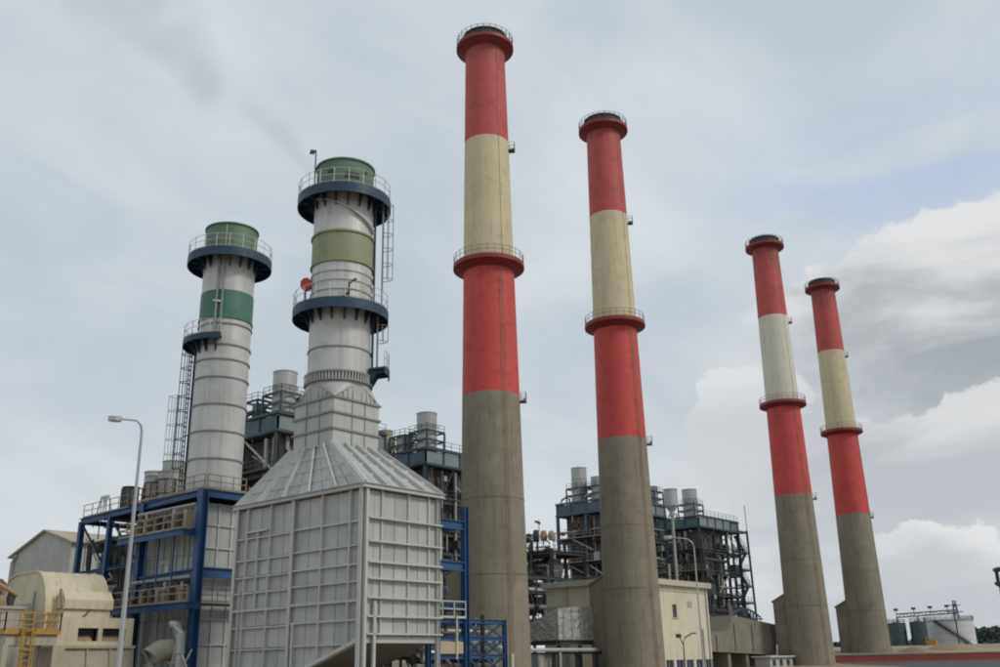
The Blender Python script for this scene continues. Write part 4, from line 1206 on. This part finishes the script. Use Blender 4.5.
tangle(t, 1.95, 3.0, 29, 38, 1.5, 13.8, 110, 9, [drk, teal, greyclad, brownclad, pipe_m])
t = thing('rack_pipework', (9, 4, 0), 'small pipes and cables crowded inside the blue pipe rack', 'pipework')
tangle(t, 7.4, 14.8, 2.3, 5.5, .8, 4.6, 70, 12, [drk, greyclad, brownclad, pipe_m])
tangle(t, 7.4, 10.6, 3.0, 6.0, 5.5, 11.0, 45, 13, [drk, greyclad, brownclad, navy])
# long pipe bridge linking the structures behind the chimneys
t = thing('pipe_bridge', (60, 46, 0), 'dark steel pipe bridge running behind the second chimney', 'pipe bridge')
for z in (9.2, 11.8, 14.0):
    for y in (46.0, 48.0):
        bar('chord', (66, y, z), (126, y, z), .25, .4, teal, t, 'ibeam')
for k in range(21):
    x = 66 + 3 * k
    bar('strut', (x, 46, 9.2), (x, 46, 14), .18, .18, teal, t)
    if k < 20:
        bar('diagonal', (x, 46, 9.2 if k % 2 else 14), (x + 3, 46, 14 if k % 2 else 9.2), .14, .14, drk, t)
for k in range(5):
    bar('leg', (68 + 13 * k, 47, -1), (68 + 13 * k, 47, 9.2), .5, .5, teal, t, 'ibeam')
for k, (y, z, r_) in enumerate(((46.4, 9.7, .3), (47.1, 9.8, .4), (47.8, 9.7, .25), (46.5, 12.2, .25), (47.3, 12.3, .35))):
    Acc().tube([(66, y, z), (126, y, z)], r_, 8).obj('pipe', (pipe_m, greyclad, drk)[k % 3], t, 40)

# ------------------------------------------------------------------ blue pipe rack right of the casing
t = thing('pipe_rack', (11, 3, 0), 'bright blue steel pipe rack between the silver casing and the nearest chimney', 'pipe rack')
for (x, y, z1, w) in ((11.2, 2, 12.6, .42), (11.2, 6.5, 11.3, .36), (7.6, 2.0, 11.5, .3), (12.95, 2, 5.3, .2), (15.3, 2, 5.0, .26), (15.3, 6.5, 5.0, .24)):
    bar('post', (x, y, 0), (x, y, z1), w, w, blue if z1 != 5.3 else drk, t, 'ibeam')
for z in (11.25, 8.45, 5.75):
    bar('beam', (7.4, 2, z), (11.0, 2, z), .3, .62 if z > 6 else .4, blue, t, 'ibeam')
    bar('beam', (11.2, 2.2, z), (11.2, 6.4, z), .3, .4, blue, t, 'ibeam')
for z in (4.85, 3.7, 2.55, 1.4):
    bar('beam', (7.4, 2, z), (15.3, 2, z), .2, .28, blue, t, 'ibeam')
    bar('beam', (15.3, 2.0, z), (15.3, 6.5, z), .2, .24, blue, t, 'ibeam')
    bar('beam', (7.4, 6.5, z), (15.3, 6.5, z), .2, .24, navy, t, 'ibeam')
for a, b in ((11.4, 12.9), (13.0, 15.2)):
    for z0, z1 in ((1.4, 2.55), (2.55, 3.7), (3.7, 4.85)):
        bar('brace', (a, 2, z0), (b, 2, z1), .1, .12, navy, t)
        bar('brace', (a, 2, z1), (b, 2, z0), .1, .12, blue, t)
for k in range(8):
    z = 1.6 + .38 * k
    Acc().tube([(7.4, 2.6 + .45 * (k % 4), z), (15.6, 2.6 + .45 * (k % 4), z)], .12 + .04 * (k % 3), 8).obj('pipe', (pipe_m, greyclad, drk, pipe_m)[k % 4], t, 40)
Acc().rail((7.6, 1.8, 5.0), (11.0, 1.8, 5.0), 1.1, 1.1, .07).obj('railing', rail_pale, t)
bar('handrail_post', (10.0, 1.7, 2.4), (10.0, 1.7, 5.2), .1, .1, rail_pale, t)
blk('junction_box', 8.5, 10.7, 1.75, 1.95, 2.75, 3.5, tan, t)
for x, z0, z1, r_ in ((8.9, 8.8, 10.9, .3), (9.0, 5.9, 8.0, .27)):
    Acc().tube([(x, 2.4, z0), (x, 2.4, z1), (x - .5, 2.4, z1 + .4)], r_, 10).obj('vertical_pipe', pipe_m, t, 40)
Acc().tube([(8.6, 2.2, 8.1), (9.4, 2.2, 8.7), (10.2, 2.2, 8.6)], .22, 8).obj('expansion_bellows', drk, t, 40)
Acc().tube([(15.6, 1.6, 0), (15.6, 1.6, 2.7)], .14, 8).obj('bollard_pipe', rail_pale, t)

# ------------------------------------------------------------------ cream building behind the second chimney
t = thing('cream_building', (83, 35, 0), 'plain cream building with flat roof slab behind the second chimney', 'building')
wx0, wx1, wy0, wy1, wz = 72.7, 92.9, 28.4, 42.5, 12.0
wall = Acc()
wins = [(83.0, 84.2, 7.7, 9.5)] + [(80.4 + 2.7 * k, 82.4 + 2.7 * k, .9, 2.15) for k in range(5)]
xs_ = sorted({wx0, wx1, *[w[0] for w in wins], *[w[1] for w in wins]})
zs_ = sorted({-1.0, wz, *[w[2] for w in wins], *[w[3] for w in wins]})
for i in range(len(xs_) - 1):
    for j in range(len(zs_) - 1):
        mx, mz = (xs_[i] + xs_[i + 1]) / 2, (zs_[j] + zs_[j + 1]) / 2
        if not any(w[0] < mx < w[1] and w[2] < mz < w[3] for w in wins):
            wall.add([(xs_[i], wy0, zs_[j]), (xs_[i + 1], wy0, zs_[j]), (xs_[i + 1], wy0, zs_[j + 1]), (xs_[i], wy0, zs_[j + 1])], [(0, 1, 2, 3)])
for w in wins:
    a, b, c_, d_ = w
    wall.add([(a, wy0, c_), (b, wy0, c_), (b, wy0, d_), (a, wy0, d_), (a, wy0 + .3, c_), (b, wy0 + .3, c_), (b, wy0 + .3, d_), (a, wy0 + .3, d_)], [(0, 4, 5, 1), (1, 5, 6, 2), (2, 6, 7, 3), (3, 7, 4, 0)])
wall.add([(wx0, wy0, -1), (wx0, wy1, -1), (wx0, wy1, wz), (wx0, wy0, wz)], [(0, 3, 2, 1)])
wall.add([(wx1, wy0, -1), (wx1, wy1, -1), (wx1, wy1, wz), (wx1, wy0, wz)], [(0, 1, 2, 3)])
wall.add([(wx0, wy1, -1), (wx1, wy1, -1), (wx1, wy1, wz), (wx0, wy1, wz)], [(0, 3, 2, 1)])
wall.obj('wall', bldg, t)
for w in wins:
    wo_ = Acc().box(w[0], w[1], wy0 + .14, wy0 + .2, w[2], w[2] + .08).box(w[0], w[1], wy0 + .14, wy0 + .2, w[3] - .08, w[3]).box(w[0], w[0] + .08, wy0 + .14, wy0 + .2, w[2] + .08, w[3] - .08).box(w[1] - .08, w[1], wy0 + .14, wy0 + .2, w[2] + .08, w[3] - .08).box((w[0] + w[1]) / 2 - .04, (w[0] + w[1]) / 2 + .04, wy0 + .14, wy0 + .2, w[2] + .08, w[3] - .08).obj('window', greyclad, t)
    Acc().box(w[0] + .02, w[1] - .02, wy0 + .21, wy0 + .24, w[2] + .02, w[3] - .02).obj('pane', glass, wo_)
    Acc().box(w[0] - .12, w[1] + .12, wy0 - .12, wy0 + .13, w[2] - .12, w[2]).obj('sill', bldg_slab, wo_)
Acc().box(wx0 - .6, wx1 + .6, wy0 - .6, wy1 + .6, wz, wz + .75).obj('roof_slab', bldg_slab, t)
blk('wall_vent', 87.2, 88.4, wy0 - .06, wy0 + .02, 9.2, 10.0, greyclad, t)
blk('cable_duct', 78.4, 78.7, wy0 - .12, wy0 + .02, 0, wz - .3, greyclad, t)
Acc().tube([(90.8, wy0 - .15, 0), (90.8, wy0 - .15, 6.2), (90.8, wy0 + .3, 6.4)], .1, 8).obj('pipe', greyclad, t)
blk('drip_course', wx0 - .08, wx1 + .08, wy0 - .08, wy0 + .02, wz - .75, wz - .6, bldg_slab, t)
blk('pilaster', wx0 - .12, wx0, wy0 + 6.5, wy0 + 7, 0, wz, bldg, t)
blk('side_annex', wx0 - 1.2, wx0 - .02, wy1 - 3.4, wy1 - .4, 0, 9.4, greyclad, t)
bar('downpipe', (wx1 - .4, wy0 - .1, 0), (wx1 - .4, wy0 - .1, wz), .14, .14, greyclad, t)
bar('downpipe', (wx0 - .1, wy0 + 10.4, 0), (wx0 - .1, wy0 + 10.4, wz), .14, .14, greyclad, t)

# silver crinkled duct into the second chimney
t = thing('foil_duct', (55, 27, 0), 'crinkled silver insulated duct between the two nearest chimneys', 'duct')
fx, fy = 55.0, 27.2
def crinkle(P0, P1, P2, P3, n, m, out, amp=.16):
    R_ = random.Random(5)
    a = Acc(); P0, P1, P2, P3, out = [Vector(p) for p in (P0, P1, P2, P3, out)]
    for j in range(m + 1):
        for i in range(n + 1):
            p = P0.lerp(P1, i / n).lerp(P3.lerp(P2, i / n), j / m)
            k = 0 if i in (0, n) or j in (0, m) else R_.uniform(-amp, amp)
            a.v.append(tuple(p + out * k))
    for j in range(m):
        for i in range(n):
            q = j * (n + 1) + i
            a.f += [(q, q + 1, q + n + 2), (q, q + n + 2, q + n + 1)] if (i + j) % 2 else [(q, q + 1, q + n + 1), (q + 1, q + n + 2, q + n + 1)]
    return a
crinkle((fx, fy, 4.6), (fx + 10, fy, 4.6), (fx + 10, fy, 8.8), (fx, fy, 8.15), 26, 11, (0, -1, 0), .11).obj('lagging_sheet', foil, t, 12)
crinkle((fx, fy + 5.2, 4.6), (fx, fy, 4.6), (fx, fy, 8.15), (fx, fy + 5.2, 6.3), 16, 11, (-1, 0, 0), .11).obj('lagging_sheet', foil, t, 12)
Acc().hexa([(fx + .2, fy + .2, 4.6), (fx + 10, fy + .2, 4.6), (fx + 10, fy + 5, 4.6), (fx + .2, fy + 5, 4.6)], [(fx + .2, fy + .2, 8.0), (fx + 10, fy + .2, 8.6), (fx + 10, fy + 5, 7.4), (fx + .2, fy + 5, 6.1)]).obj('duct_core', greyclad, t)
for k in range(5):
    x = fx + .9 + 1.7 * k
    bar('strap', (x, fy - .17, 4.55), (x, fy - .17, 8.3 + .06 * k), .05, .1, greyclad, t)
for k in range(2):
    y = fy + 1.6 + 1.8 * k
    bar('strap', (fx - .17, y, 4.55), (fx - .17, y, 8.0 - .6 * k), .1, .05, greyclad, t)
for x, y in ((fx + .4, fy + .3), (fx + 4.5, fy + .3), (fx + 8.5, fy + .3), (fx + .4, fy + 4.8)):
    bar('leg', (x, y, 0), (x, y, 4.0), .35, .35, drk, t, 'ibeam')
bar('support_beam', (fx - .3, fy + .2, 4.3), (fx + 10, fy + .2, 4.3), .4, .5, drk, t, 'ibeam')
bar('support_beam', (fx + .1, fy - .1, 4.3), (fx + .1, fy + 5.3, 4.3), .4, .5, drk, t, 'ibeam')
# pipes and cabinets below the duct
t = thing('pipe_trestle', (52, 25, 0), 'low dark pipe trestle under the crinkled silver duct', 'pipe rack')
for z in (3.55, 3.1):
    bar('beam', (47.5, 26.2, z), (64, 26.2, z), .25, .22, rail_pale if z > 3.3 else drk, t, 'ibeam')
for x in (48, 52.6, 57, 61):
    bar('leg', (x, 26.2, 0), (x, 26.2, 3.0), .3, .3, teal, t, 'ibeam')
Acc().tube([(47.5, 25.6, 3.45), (60, 25.6, 3.45)], .2, 8).obj('pipe', pipe_m, t, 40)
Acc().tube([(53, 25.6, 0.2), (53, 25.6, 3.2)], .16, 8).obj('pipe', pipe_m, t, 40)
t = thing('switch_cabinet', (54, 28.5, 0), 'grey switch cabinet below the crinkled silver duct', 'cabinet')
Acc().box(53.2, 55.6, 28.9, 30.4, 0, 3.0).obj('cabinet', teal_pale, t)
Acc().box(53.1, 55.7, 28.8, 30.5, 3.0, 3.12).obj('lid', greyclad, t)
blk('door', 53.4, 54.3, 28.86, 28.9, .3, 2.7, greyclad, t)
blk('door', 54.5, 55.4, 28.86, 28.9, .3, 2.7, greyclad, t)

# ------------------------------------------------------------------ concrete duct leading to the far pair
t = thing('concrete_duct', (110, 33, 0), 'long grey concrete flue duct left of the far chimney pair', 'duct')
Y = 31.0
Acc().prism([(96.2, Y, 3.3), (119.5, Y, 2.6), (121.5, Y, 7.4), (105.35, Y, 8.6), (103.6, Y, 6.2), (101.9, Y, 5.75), (96.4, Y, 4.9)], (0, 6, 0)).obj('duct_body', concrete2, t)
for x in (98, 104, 110, 116):
    blk('pier', x - .5, x + .5, Y + .4, Y + 5.5, -.5, 3.4 - (x - 96) * .03, concrete2, t)
    bar('pilaster', (x + 1.5, Y - .06, 3.3), (x + 1.5, Y - .06, 5.6 if x < 101 else 7.3), .25, .12, concrete2, t)
t = thing('site_cabin', (112, 28, 0), 'small white flat-roofed cabin under the concrete flue duct', 'cabin')
Acc().box(107.6, 115.8, 26.5, 29.0, .0, 2.25).obj('wall', shed_w, t)
Acc().box(107.2, 116.2, 26.1, 29.4, 2.25, 2.45).obj('roof', tank_m, t)
for x in (109, 111.5, 114):
    w_ = Acc().box(x - .5, x + .5, 26.44, 26.5, 1.0, 1.9).obj('window', glass, t)
t = thing('arched_walkway', (118, 36, 0), 'small blue arched pipe walkway above the concrete flue duct', 'walkway')
ar = Acc()
ap = [(112.5 + 1.2 * k, 35.0, 8.9 + 1.2 * math.sin(PI * k / 9)) for k in range(10)]
ar.tube(ap, .16, 6)
Acc_ = ar.obj('arch', teal_blue, t)
bar('deck', (112, 35, 8.6), (124, 35, 8.6), .3, .25, teal_blue, t)
for k in range(10):
    bar('post', (112.5 + 1.2 * k, 35, 7.2), ap[k], .12, .12, teal_blue, t)

# ------------------------------------------------------------------ lamp posts
def lamp_post(base, top, head, label, r0=.13, r1=.07, hl=.75, mat=lamp_m):
    t = thing('lamp_post', base, label, 'lamp post', 'street lamps of the plant')
    b, tp, hd = Vector(base), Vector(top), Vector(head)
    k1 = tp + (hd - tp) * .25 + Vector((0, 0, .22))
    Acc().tube([b, b.lerp(tp, .5), tp - Vector((0, 0, .15)), tp + (hd - tp) * .06 + Vector((0, 0, .1)), k1, hd], [r0, (r0 + r1) / 2, r1, r1, r1 * .8, r1 * .7], 10).obj('pole', mat, t, 50)
    d = (hd - tp); d.z = 0; d.normalize(); s = Vector((-d.y, d.x, 0))
    p = hd - d * .1
    hv = [p - s * .10, p + s * .10, p + d * hl * .45 + s * .17, p + d * hl + s * .08, p + d * hl - s * .08, p + d * hl * .45 - s * .17]
    Acc().prism([v - Vector((0, 0, .09)) for v in hv], (0, 0, .17)).obj('lamp_head', mat, t)
    Acc().prism([v * .7 + (p + d * hl * .5) * .3 - Vector((0, 0, .12)) for v in hv], (0, 0, .03)).obj('lamp_glass', rail_pale, t)
    blk('base_plate', b.x - .22, b.x + .22, b.y - .22, b.y + .22, b.z, b.z + .04, mat, t)
lamp_post((-20.5, -9.8, 0), (-20.5, -9.8, 11.05), (-21.25, -9.35, 11.38), 'tall galvanised street lamp at the left, in front of the cream enclosure', .115, .05, .5)
lamp_post((12.27, -15.35, 0), (12.27, -15.35, 8.5), (11.6, -14.2, 9.0), 'slim street lamp standing before the cream building', .065, .035, .5, pipe_m)
# small twin floodlight pole
t = thing('floodlight_pole', (46.3, 5.7, 0), 'small dark twin-arm floodlight pole before the cream building', 'light pole')
q = Vector((46.3, 5.7, 0))
Acc().tube([q, q + Vector((0, 0, 3.6)), q + SIDE * .2 + Vector((0, 0, 4.1)), q + SIDE * .9 + Vector((0, 0, 4.5)), q + SIDE * 1.3 + Vector((0, 0, 4.5))], .07, 6).obj('pole', drk, t, 40)
Acc().tube([q + Vector((0, 0, 3.5)), q - SIDE * .35 + Vector((0, 0, 4.2))], .05, 6).obj('arm', drk, t)
Acc().box(q.x - .45, q.x - .1, q.y + .1, q.y + .5, 4.1, 4.45).obj('floodlight', drk, t)

# ------------------------------------------------------------------ road wall, tanks and hills at the lower right
t = thing('boundary_wall', at(177, 90), 'low boundary wall with red painted band, right of the far chimneys', 'wall')
for k in range(24):
    l0, l1 = 54.5 + 5 * k, 59.5 + 5 * k - .02
    a, b = at(177, l0), at(177, l1)
    n = HEAD * .3
    Acc().prism([(a.x, a.y, -.3), (b.x, b.y, -.3), (b.x, b.y, .45), (a.x, a.y, .45)], n).obj('wall_panel', shed_w, t)
    a2, b2 = a - HEAD * .03, b - HEAD * .03
    Acc().prism([(a2.x, a2.y, .45), (b2.x, b2.y, .45), (b2.x, b2.y, 2.25), (a2.x, a2.y, 2.25)], HEAD * .36).obj('red_panel', red_wall, t)
    a3, b3 = a - HEAD * .1, b - HEAD * .1
    Acc().prism([(a3.x, a3.y, 2.25), (b3.x, b3.y, 2.25), (b3.x, b3.y, 2.45), (a3.x, a3.y, 2.45)], HEAD * .5).obj('coping', concrete2, t)
R = random.Random(31)
for i, (s_, l_, r_, h_, lab) in enumerate(((188, 74.5, 3.0, .9, 'low spoil heap right of the foot of the farthest chimney'), (194, 84, 4.2, 1.1, 'broad brown spoil heap before the white storage tank'), (187, 92, 2.6, .8, 'small spoil heap near the right picture edge'))):
    p_ = at(s_, l_); g0 = gheight(p_)
    a_ = Acc(); n_, k_ = 18, 6
    for j in range(k_ + 1):
        for i_ in range(n_):
            an = 2 * PI * i_ / n_
            rr = r_ * (1 - j / k_) * (1 + R.uniform(-.12, .12)) + .01
            a_.v.append((p_.x + rr * math.cos(an), p_.y + rr * 1.4 * math.sin(an), g0 - .4 + (h_ + .4) * math.sin(j / k_ * PI / 2) + R.uniform(-.06, .06)))
    for j in range(k_):
        for i_ in range(n_):
            q_ = (i_ + 1) % n_
            a_.f.append((j * n_ + i_, j * n_ + q_, (j + 1) * n_ + q_, (j + 1) * n_ + i_))
    tag(a_.obj('spoil_heap', earth, None, 60), lab, 'spoil heap', 'heaps of earth on the terrace')
tcx, tcy, tr_ = 262.5, 45.5, 6.5
t = thing('storage_tank', (tcx, tcy, 4.5), 'round white storage tank with dark stair at the lower right', 'tank')
for k in range(4):
    z0 = 4.3 + 1.75 * k
    Acc().lathe((tcx, tcy), [(tr_ - .03 * (k % 2), z0), (tr_ - .03 * (k % 2), z0 + 1.72)], 48).obj('shell_course', tank_m, t, 30)
Acc().lathe((tcx, tcy), [(tr_ + .12, 11.15), (tr_ + .12, 11.35), (tr_ - 1, 11.45), (.01, 12.0)], 48).obj('roof', greyclad, t, 20)
Acc().ring_rail((tcx, tcy), tr_, 11.35, 1.0, 28, t=.09).obj('railing', drk, t)
av = math.atan2(-HEAD.y, -HEAD.x)
st = Acc()
for k in range(18):
    a = av - .95 + k * .075
    p = Vector((tcx + (tr_ + .5) * math.cos(a), tcy + (tr_ + .5) * math.sin(a), 11.2 - .37 * k))
    st.box(p.x - .5, p.x + .5, p.y - .5, p.y + .5, p.z - .25, p.z)
    st.bar(p, p + Vector((0, 0, 1)), .08)
st.obj('spiral_stair', drk, t)
for i, (l, r_, h) in enumerate(((-.2, 2.5, 10.7), (5.4, 2.2, 10.9))):
    c = Vector((249.2, 55.4, 0)) + Vector((2.0, -6.2, 0)).normalized() * l
    t = thing('dark_tank', (c.x, c.y, 4.0), ('dark upright tank nearest the farthest chimney', 'dark upright tank touching the white storage tank')[i], 'tank', 'dark tanks')
    Acc().lathe((c.x, c.y), [(r_, 3.5), (r_, h), (.01, h + .5)], 28).obj('shell', teal, t, 30)
    for z in (6, 8.3):
        Acc().lathe((c.x, c.y), [(r_, z), (r_ + .1, z), (r_ + .1, z + .15), (r_, z + .15)], 28).obj('hoop', teal, t)
    Acc().ring_rail((c.x, c.y), r_ - .1, h, 1.0, 10, t=.08).obj('railing', drk, t)
t = thing('gantry', (252, 49, 4), 'dark roof gantry with lamps above the tanks', 'gantry')
ga, gb = Vector((249.3, 55.2, 12.3)), Vector((254.2, 40.6, 12.9))
for dz in (0, .9):
    bar('chord', ga + Vector((0, 0, dz)), gb + Vector((0, 0, dz)), .3, .3, drk, t)
for k in range(9):
    p = ga.lerp(gb, k / 8)
    bar('strut', p, p + Vector((0, 0, .9)), .16, .16, drk, t)
    if k < 8:
        q = ga.lerp(gb, (k + 1) / 8)
        bar('diagonal', p + Vector((0, 0, .9 * (k % 2))), q + Vector((0, 0, .9 * ((k + 1) % 2))), .14, .14, drk, t)
for u in (.0, .3, .58, .86):
    p = ga.lerp(gb, u)
    Acc().bar(p, p + Vector((0, 0, 1.8)), .14).obj('lamp_pole', drk, t)
    Acc().box(p.x - .4, p.x + .4, p.y - .5, p.y + .5, p.z + 1.8, p.z + 2.4).obj('lamp', drk, t)
for u in (0, .35, .97):
    p = ga.lerp(gb, u)
    bar('leg', (p.x, p.y, 4), p, .3, .3, drk, t)
t = thing('yellow_valve_skid', (250.5, 47.5, 4), 'small yellow valve skid at the foot of the white tank', 'machinery')
Acc().box(249.6, 251.2, 45.8, 48.8, 4.0, 6.0).obj('body', yellow, t)
Acc().tube([(249.4, 46, 6), (249.4, 46, 6.5), (249.4, 48.4, 6.5), (249.4, 48.4, 5.2)], .2, 8).obj('pipe', yellow, t)
# pylon
t = thing('pylon', (536, 122.5, 5), 'distant lattice power pylon beyond the tanks', 'pylon')
pb = Vector((536, 122.5, 0)); H_ = 30.0
for sx in (-1, 1):
    for sy in (-1, 1):
        bar('leg', pb + Vector((sx * 2.6, sy * 2.6, 4)), pb + Vector((sx * .5, sy * .5, H_)), .32, .32, drk, t)
for k in range(6):
    z0, z1 = 5 + 4 * k, 9 + 4 * k
    w0, w1 = 2.6 - 2.1 * (z0 - 4) / 26, 2.6 - 2.1 * (z1 - 4) / 26
    for sgn in (-1, 1):
        bar('lattice', pb + SIDE * w0 * sgn + Vector((0, 0, z0)), pb - SIDE * w1 * sgn + Vector((0, 0, z1)), .22, .22, drk, t)
for z, w in ((20, 5.2), (24, 4.2), (27.5, 3.2)):
    bar('cross_arm', pb - SIDE * w + Vector((0, 0, z)), pb + SIDE * w + Vector((0, 0, z)), .4, .4, drk, t)
# far concrete tower cut by the picture edge
t = thing('distant_tower', (641, 121, 5), 'distant grey concrete tower with dark head at the right picture edge', 'tower')
fc = (639.6, 119.3)
Acc().lathe(fc, [(6.6, 0), (5.6, 25), (5.0, 43)], 32).obj('shaft', concrete2, t, 30)
Acc().lathe(fc, [(5.0, 41.5), (7.2, 43), (7.2, 44.5), (5, 44.6)], 32).obj('gallery', drk, t, 30)
for k in range(10):
    a = 2 * PI * k / 10
    bar('head_post', (fc[0] + 5.6 * math.cos(a), fc[1] + 5.6 * math.sin(a), 44), (fc[0] + 5.6 * math.cos(a), fc[1] + 5.6 * math.sin(a), 51), .7, .7, drk, t)
Acc().lathe(fc, [(.01, 51), (6.9, 51), (6.9, 52.6), (5, 53.4), (.01, 53.6)], 32).obj('head_roof', drk, t, 30)
Acc().lathe(fc, [(2.4, 43), (2.4, 51)], 16).obj('head_core', greyclad, t, 30)

# wooded hills on the horizon
R = random.Random(4)
hl = Acc()
nx, ny = 60, 10
def hz(l, s):
    return 3 + 20 * math.exp(-((s - 960) / 90) ** 2) * (.62 + .38 * math.sin(l * .011 + 1.9) + .12 * math.sin(l * .047))
for j in range(ny + 1):
    for i in range(nx + 1):
        l, s = 180 + 900 * i / nx, 840 + 300 * j / ny
        p = at(s, l, hz(l, s)); hl.v.append(tuple(p))
for j in range(ny):
    for i in range(nx):
        q = j * (nx + 1) + i
        hl.f.append((q, q + 1, q + nx + 2, q + nx + 1))
o = hl.obj('hill', leaf, None, 60); o['kind'] = 'structure'
wd = Acc()
for k in range(2600):
    l, s = R.uniform(300, 760), R.uniform(850, 985)
    p = at(s, l, hz(l, s) + R.uniform(-.5, 3.6))
    for m_ in range(6):
        d1 = Vector((R.uniform(-1, 1), R.uniform(-1, 1), R.uniform(-.6, .9))) * R.uniform(1.2, 3.2)
        d2 = Vector((R.uniform(-1, 1), R.uniform(-1, 1), R.uniform(-.6, .9))) * R.uniform(1.2, 3.2)
        c_ = p + Vector((R.uniform(-1.6, 1.6), R.uniform(-1.6, 1.6), R.uniform(-1, 2)))
        wd.add([c_ - d1, c_ + d2, c_ + d1, c_ - d2], [(0, 1, 2, 3)])
o = wd.obj('far_wood', leaf, None)
o['kind'] = 'stuff'; o['label'] = 'dark green wooded hill far behind the white tank'; o['category'] = 'wood'

# ------------------------------------------------------------------ smoke drifting from the near stack, steam far off
def plume(name, p0, p1, r0, r1, colr, dens, scale, label, cat):
    """tapering drift of smoke: a closed frustum whose density fades to nothing at its own skin"""
    p0, p1 = Vector(p0), Vector(p1)
    L = (p1 - p0).length
    a = Acc().tube([(0, 0, L * k / 8) for k in range(9)], [r0 + (r1 - r0) * k / 8 for k in range(9)], 24)
    me = bpy.data.meshes.new(name)
    me.from_pydata(a.v, [], a.f)
    m = bpy.data.materials.new(name + '_volume')
    m.use_nodes = True
    t = m.node_tree
    t.nodes.clear()
    node, val, mth, vm, mr, noise, mix = NT(t)
    oc = node('ShaderNodeTexCoord').outputs['Object']
    nv = node('ShaderNodeTexNoise'); nv.inputs['Scale'].default_value = scale * .6; nv.inputs['Detail'].default_value = 3
    t.links.new(oc, nv.inputs['Vector'])
    wv = vm('SCALE', vm('SUBTRACT', nv.outputs['Color'], (.5, .5, .5))); wv.node.inputs['Scale'].default_value = r1 * 1.5
    sp = node('ShaderNodeSeparateXYZ'); val(sp.inputs[0], vm('ADD', oc, wv))
    sp0 = node('ShaderNodeSeparateXYZ'); val(sp0.inputs[0], oc)
    u = mth('DIVIDE', sp0.outputs['Z'], L)
    rad = mth('ADD', r0, mth('MULTIPLY', u, r1 - r0))
    def q2(s_):
        return mth('DIVIDE', mth('SQRT', mth('ADD', mth('MULTIPLY', s_.outputs['X'], s_.outputs['X']), mth('MULTIPLY', s_.outputs['Y'], s_.outputs['Y']))), rad)
    core = mth('MULTIPLY', mr(q2(sp), .75, .05), mr(q2(sp0), 1.0, .7))
    ends = mth('MULTIPLY', mr(u, 0.0, .10), mr(u, 1.0, .6))
    n_ = mr(noise(oc, scale, 5, .6, .4), .30, .68)
    v = node('ShaderNodeVolumePrincipled')
    v.inputs['Color'].default_value = (*colr, 1)
    v.inputs['Anisotropy'].default_value = 0.2
    val(v.inputs['Density'], mth('MULTIPLY', mth('MULTIPLY', core, ends), mth('MULTIPLY', n_, dens)))
    out = node('ShaderNodeOutputMaterial')
    t.links.new(v.outputs[0], out.inputs['Volume'])
    me.materials.append(m)
    o = bpy.data.objects.new(name, me)
    link(o, None, p0)
    o.rotation_euler = (p1 - p0).to_track_quat('Z', 'Y').to_euler()
    o['kind'] = 'stuff'; o['label'] = label; o['category'] = cat
plume('smoke_plume', (3.4, 7.2, 37.0), (-16, 20.5, 56), 2.0, 8.5, (0.32, 0.33, 0.34), 0.095, 0.14, 'thin grey smoke drifting left from the nearer exhaust stack', 'smoke')
